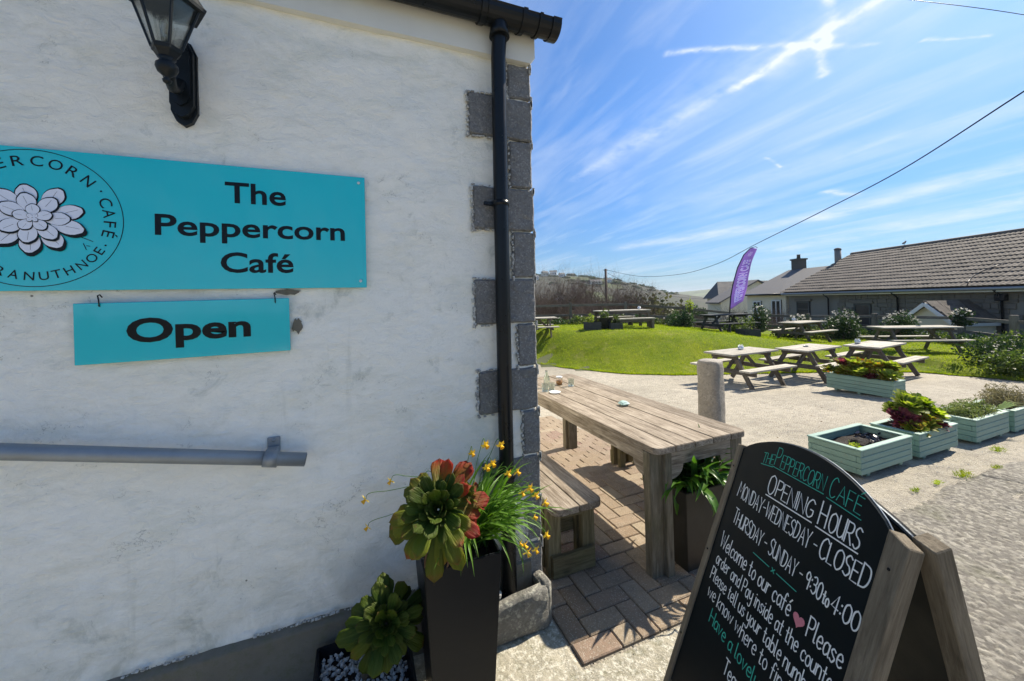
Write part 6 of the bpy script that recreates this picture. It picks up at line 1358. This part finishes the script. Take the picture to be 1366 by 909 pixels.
# porch
po = empty('tiled_porch', 'small porch with tiled roof and white bargeboards in front of the bungalow', 'porch', tuple(W(15.55, 14.35, 0)), -YAW)
hw, ez, rz_ = .98, .48, 1.17
pydata('gable_wall', [(0, -.85, -1.4), (0, .85, -1.4), (0, .85, ez), (0, 0, rz_-.08), (0, -.85, ez), (1.4, -.85, -1.4), (1.4, .85, -1.4), (1.4, .85, ez), (1.4, 0, rz_-.08), (1.4, -.85, ez)], [(0, 4, 3, 2, 1), (0, 5, 9, 4), (1, 2, 7, 6)], M_CREAM, po)
for s in (-1, 1):
    a, b = Vector((-.18, s*hw, ez-.04)), Vector((-.18, 0, rz_)); ln_ = (b-a).length; dd = (b-a).normalized()
    pydata('roof', [a, a+Vector((1.6, 0, 0)), b+Vector((1.6, 0, 0)), b, a-Vector((0, 0, .05)), a+Vector((1.6, 0, -.05)), b+Vector((1.6, 0, -.05)), b-Vector((0, 0, .05))], [(0, 1, 2, 3), (7, 6, 5, 4), (0, 4, 5, 1), (0, 3, 7, 4), (1, 5, 6, 2)], M_TILE, po)
    for rw in range(4):
        for c in range(4): q = a+dd*(ln_*rw/4)+Vector((.2+c*.4, 0, 0)); up_ = Vector((0, -s*dd.z if False else dd.z*s, abs(dd.y))); plank('roof_tile', q+up_*.04+Vector((-.195, 0, 0))+dd*.14, q+up_*.04+Vector((.195, 0, 0))+dd*.14, .31, .03, M_TILE, po, up_+dd*-.12)
    plank('bargeboard', a+Vector((-.02, 0, -.09)), b+Vector((-.02, 0, -.07)), .14 if False else .03, .13, M_WHITE, po)
plank('fascia', (-.17, -hw-.005, ez-.11), (1.4, -hw-.005, ez-.11), .03, .11, M_WHITE, po)
# cream house
ch = house_root('cream_house', 'cream rendered house with hipped slate roof and dark chimney', XW, 0)
box('wall', (3.3, 25.85, .0), (6.6, 3.9, 2*1.62), M_CREAM, ch, 0); box('wall_base', (3.3, 25.85, -1.9), (6.6, 3.9, .6), M_CREAM, ch, 0)
rf = pydata('roof', [(-.35, 23.8, 1.62), (-.35, 28.1, 1.62), (7, 28.1, 1.62), (7, 23.8, 1.62), (3.2, 25.0+3.0, 3.35), (3.4, 23.8, 3.35), (-.35, 23.8, 1.55), (-.35, 28.1, 1.55), (7, 28.1, 1.55), (7, 23.8, 1.55)], [(0, 5, 4, 1), (1, 4, 2), (2, 4, 5, 3), (0, 3, 5), (0, 1, 7, 6), (6, 7, 8, 9), (1, 2, 8, 7)], M_SLATE, ch)
chm = box('chimney', (3.5, 27.4, 3.35), (.62, .62, 1.35), plain('dark_chimney_render', (.10, .095, .08), .9), rf, 0); box('chimney_cap', (0, 0, .68), (.74, .74, .10), MATS['dark_chimney_render'], chm, 0) if False else box('chimney_cap', (3.5, 27.4, 4.05), (.74, .74, .10), MATS['dark_chimney_render'], rf, 0)
lathe('chimney_pot', [(.12, 0), (.10, .25), (.13, .28), (.10, .3)], MATS['dark_chimney_render'], rf, 8, (3.5, 27.4, 4.1))
tube('gutter', [(-.38, 23.8, 1.60), (-.38, 28.1, 1.60)], .06, M_BLACKPL, ch, 8)
for y0, y1, z0, z1 in ((26.2, 27.05, .15, 1.18), (24.25, 25.15, -.30, 1.25)):
    w_ = box('window', (-.01, (y0+y1)/2, (z0+z1)/2), (.10, y1-y0, z1-z0), M_WINGL, ch, 0)
    for yy in (-(y1-y0)/2+.04, 0, (y1-y0)/2-.04): box('frame', (-.06, yy, 0), (.04, .08, z1-z0), M_WHITE, w_, 0)
    for zz_ in (-(z1-z0)/2+.04, (z1-z0)/2-.04): box('frame', (-.058, 0, zz_), (.04, y1-y0-.2, .08), M_WHITE, w_, 0)
    box('sill', (-.1, 0, -(z1-z0)/2-.04), (.16, y1-y0+.2, .07), M_WHITE, w_, 0)
# gabled house behind
gh = house_root('gabled_house', 'cream gable end house behind the purple flag', 19.5, 36)
pydata('wall', [(0, 0, -4), (6.9, 0, -4), (6.9, 0, 1.1), (3.45, 0, 2.95), (0, 0, 1.1), (0, 2, -4), (6.9, 2, -4), (6.9, 2, 1.1), (3.45, 2, 2.95), (0, 2, 1.1)], [(0, 1, 2, 3, 4), (9, 8, 7, 6, 5), (0, 4, 9, 5), (1, 6, 7, 2)], M_CREAM, gh)
for s in (-1, 1): pydata('roof', [(3.45+s*3.75, -.25, .98), (3.45, -.25, 3.03), (3.45, 2.2, 3.03), (3.45+s*3.75, 2.2, .98), (3.45+s*3.75, -.25, .86), (3.45, -.25, 2.91), (3.45, 2.2, 2.91), (3.45+s*3.75, 2.2, .86)], [(0, 1, 2, 3), (7, 6, 5, 4), (0, 4, 5, 1), (0, 3, 7, 4)], M_SLATE, gh)
box('vent', (4.3, -.03, 1.9), (.25, .06, .25), M_WINGL, gh, 0)
gs = house_root('slate_roofed_house', 'grey slate roofed house half hidden by the purple flag', 22.6, 42)
box('wall', (4, 1.6, -1.2), (7.4, 3, 5.0), M_CREAM, gs, 0); pydata('roof', [(-.1, -.1, 1.3), (8.1, -.1, 1.3), (8.1, 3.4, 1.3), (-.1, 3.4, 1.3), (.7, 1.6, 3.2), (7.2, 1.6, 3.2), (-.1, -.1, 1.2), (8.1, -.1, 1.2)], [(0, 1, 5, 4), (1, 2, 5), (2, 3, 4, 5), (3, 0, 4), (6, 7, 1, 0)], M_SLATE, gs)
# bird on the ridge
bm = bmesh.new(); tube_bm(bm, [(-.16, 0, .05), (-.09, 0, .09), (0, 0, .12), (.07, 0, .16), (.10, 0, .21), (.13, 0, .215), (.17, 0, .20)], [.008, .035, .055, .04, .034, .022, .004], 8); tube_bm(bm, [(0, .015, .10), (0, .02, 0)], .006, 4); tube_bm(bm, [(0, -.015, .10), (0, -.02, 0)], .006, 4)
w = W(XW+r0[0], 20.6, r0[1]+.13); tag(frombm('bird', bm, M_BIRD, None, Matrix.Translation(w) @ Matrix.Rotation(R(-10), 4, 'Z'), smooth=True), 'small grey bird perched on the bungalow ridge', 'bird')

# ============================================================ FLAG
pcv = [(8.34, .30), (8.34, .64), (8.37, 1.16), (8.42, 1.59), (8.51, 2.02), (8.71, 2.67), (8.97, 3.16), (9.23, 3.41), (9.43, 3.46), (9.50, 3.42)]
rcv = [(8.42, 1.06), (8.90, 1.38), (9.00, 1.77), (9.12, 2.29), (9.23, 2.72), (9.38, 3.09), (9.50, 3.40)]
fo_ = Vector((8.34, 0, .15)); fg = empty('feather_flag', 'purple feather flag reading PEPPERCORN CAFE in white', 'flag', tuple(W(8.34, 14.8, .15)), -YAW)
tube('pole', [(a-8.34, 0, b-.15) for a, b in pcv], [.022]*4+[.018]*3+[.012]*3, M_BLACKPL, fg, 8)
lathe('base', [(.2, -.1), (.2, .0), (.04, .02), (.03, .3)], M_BLACKPL, fg, 12)
def interp(cv, z):
    for (a, b), (c, d) in zip(cv, cv[1:]):
        if b <= z <= d: return a+(c-a)*(z-b)/(d-b)
    return cv[-1][0] if z > cv[-1][1] else cv[0][0]
v, f = [], []; nz, nxx_ = 30, 6
def flag_pt(s, t):
    zl_ = 1.06+(3.42-1.06)*t; zr_ = 1.36+(3.38-1.36)*t; xl = interp(pcv, zl_); xr = interp(rcv, zr_)
    if t < .12: pass
    x = xl+(xr-xl)*s; z = zl_+(zr_-zl_)*s; return Vector((x-8.34, .035*math.sin(s*5+z*3.1)*s+.012*math.sin(z*9), z-.15))
for j in range(nz+1):
    for i in range(nxx_+1): v.append(flag_pt(i/nxx_, j/nz))
N = len(v); v += [q+Vector((0, .004, 0)) for q in v]
for j in range(nz):
    for i in range(nxx_): a = j*(nxx_+1)+i; f += [(a, a+1, a+nxx_+2, a+nxx_+1), (N+a, N+a+nxx_+1, N+a+nxx_+2, N+a+1)]
for i in range(nxx_): f += [(i, N+i, N+i+1, i+1)]
pydata('flag_cloth', v, f, M_PURPLE, fg, smooth=True)
def on_flag(o, t0, t1, s0, s1):
    """bend flat lettering (x along, z across) onto the cloth"""
    for q in o.data.vertices:
        t = t0+(t1-t0)*q.co.x; s = s1+(s0-s1)*q.co.z; p = flag_pt(s, t); q.co = p+Vector((0, -.006, 0))
o = text('lettering', 'PEPPERCORN CAFE', 0, 1, 0, 1, leafmat('white_flag_print', [(0, (.84, .82, .88)), (1, (.86, .84, .9))], .7, .55, axis=2, rnd=(1, 1.01)), fg, 0, .05); on_flag(o, .07, .80, .26, .80)
r = leafcloud(1, 1, 1, 1, 1, 1, 1)
v, f = [], []
for k in range(8):
    a = k*math.pi/4; b = len(v); v += [(.5, 0, .5), (.5+.30*math.cos(a-.3), 0, .5+.30*math.sin(a-.3)), (.5+.46*math.cos(a), 0, .5+.46*math.sin(a)), (.5+.30*math.cos(a+.3), 0, .5+.30*math.sin(a+.3))]; f.append((b, b+1, b+2, b+3))
o = pydata('flower_emblem', v, f, MATS['white_flag_print'], fg); on_flag(o, .84, .96, .25, .78)

# ============================================================ POLE AND WIRES
up = empty('utility_pole', 'wooden utility pole beyond the hedge carrying wires', 'utility pole', (27.1, 37.6, -2.2))
tube('pole', [(0, 0, 0), (0, 0, 7.3)], [.17, .13], M_TWIG2, up, 10); box('insulator', (0, 0, 7.15), (.5, .12, .12), M_GALV, up, .01, Matrix.Rotation(R(-22), 3, 'Z'))
def wire(label, pts, r): 
    pts = [Vector(p) for p in pts]; q = []
    for i in range(len(pts)-1):
        a_, b_, c_, d_ = pts[max(i-1, 0)], pts[i], pts[i+1], pts[min(i+2, len(pts)-1)]
        for k in range(8): t = k/8; q.append(.5*((2*b_)+(-a_+c_)*t+(2*a_-5*b_+4*c_-d_)*t*t+(-a_+3*b_-3*c_+d_)*t**3))
    tag(tube('overhead_wire', q+[pts[-1]], r, M_LETTER, None, 5), label, 'wire')
wire('overhead wire sagging from the pole over the flag to the upper right', [(27.08, 37.56, 5.0), (27.4, 32.2, 3.85), (26.54, 25.93, 3.6), (24.3, 20.3, 3.92), (21.3, 15.09, 4.54), (18.9, 10.6, 5.12), (17.1, 7.07, 5.67), (14.575, 3.771, 6.206), (12.5, .9, 6.75), (10.5, -2, 7.4)], .019)
wire('thin wire dropping from the pole towards the valley', [(27.08, 37.56, 4.7), (33, 40, 3.2), (40.5, 43.5, 2.0), (60, 52, 1.0), (80, 60, .6)], .022)
P_ = lambda x, y, D: cam.matrix_world.translation
wire('thin high wire crossing the upper right corner of the sky', [[23.13, 16.34, 21.33], [25.17, 13.38, 18.98], [27.02, 10.5, 16.74], [27.5, 8.7, 15.21], [27.6, 7.06, 13.68], [24.54, 2.95, 9.05]], .016)

ORD = 'first second third fourth fifth sixth seventh eighth ninth tenth eleventh twelfth thirteenth fourteenth fifteenth sixteenth'.split()
bpy.context.view_layer.update()
CI = cam.matrix_world.inverted(); seen_ = {}
for o in COL.objects:
    if not o.parent and 'label' in o and 'group' in o: seen_.setdefault(o['label'], []).append(o)
for lb, obs in seen_.items():
    if len(obs) < 2 or len(obs) > 16: continue
    def side(o): q = CI @ o.matrix_world.translation; return q.x/max(.1, -q.z)
    for k, o in enumerate(sorted(obs, key=side)): o['label'] = ORD[k]+' from the left, '+lb

# ============================================================ GRASS on the lawn
r = np.random.default_rng(3); n = 52000; V = []
Xs = r.uniform(-2, 14.5, n*2); Ds = 7+r.random(n*2)**1.25*10; ok = [(x, d) for x, d in zip(Xs, Ds) if d > edgeD(x)-.06 and x/d < 1.45][:n]
ok += [(x, edgeD(x)+.05*fbm(x*3, 1)+abs(r.normal(0, .05))-.03) for x in r.uniform(.5, 11, 7000)]; Xs = np.array([q[0] for q in ok]); Ds = np.array([q[1] for q in ok]); Zs = np.array([zlawn(x, max(d, edgeD(x)))+.012+(.04+.03*fbm(x*.9, d*.9)+.012*fbm(x*4, d*4))*sm((d-edgeD(x))/.5) for x, d in ok])
bx_, by_ = Xs*CY+Ds*SY, -Xs*SY+Ds*CY; n = len(ok); hgt = r.uniform(.018, .055, n); an = r.uniform(0, 6.28, n); wv = .007; lean = r.normal(0, .5, (n, 2))*hgt[:, None]
B = np.stack([bx_, by_, Zs-.01], 1); s = np.stack([np.cos(an)*wv, np.sin(an)*wv, np.zeros(n)], 1); T = B+np.stack([lean[:, 0], lean[:, 1], hgt+.01], 1)
tag(tris('grass', np.stack([B-s, B+s, T], 1), M_BLADE), 'short green grass covering the lawn mound', 'grass', kind='stuff')

# ============================================================ HAZE over the valley and hills
bm = bmesh.new(); bbox(bm, (200, 700, 17.5), (7400, 5400, 105)); hz_o = bpy.data.objects.new('haze', bpy.data.meshes.new('haze')); bm.to_mesh(hz_o.data); bm.free(); COL.objects.link(hz_o); hz_o['kind'] = 'stuff'
hm = bpy.data.materials.new('haze'); hm.use_nodes = True; hm.node_tree.nodes.clear(); gg = G(hm.node_tree); pvn = gg.n('ShaderNodeVolumePrincipled'); pvn.inputs['Density'].default_value = .00026; pvn.inputs['Color'].default_value = (.86, .92, 1, 1)
gg.put(gg.n('ShaderNodeOutputMaterial').inputs['Volume'], pvn.outputs[0]); hz_o.data.materials.append(hm); tag(hz_o, 'thin pale haze lying over the valley and hills', 'haze')
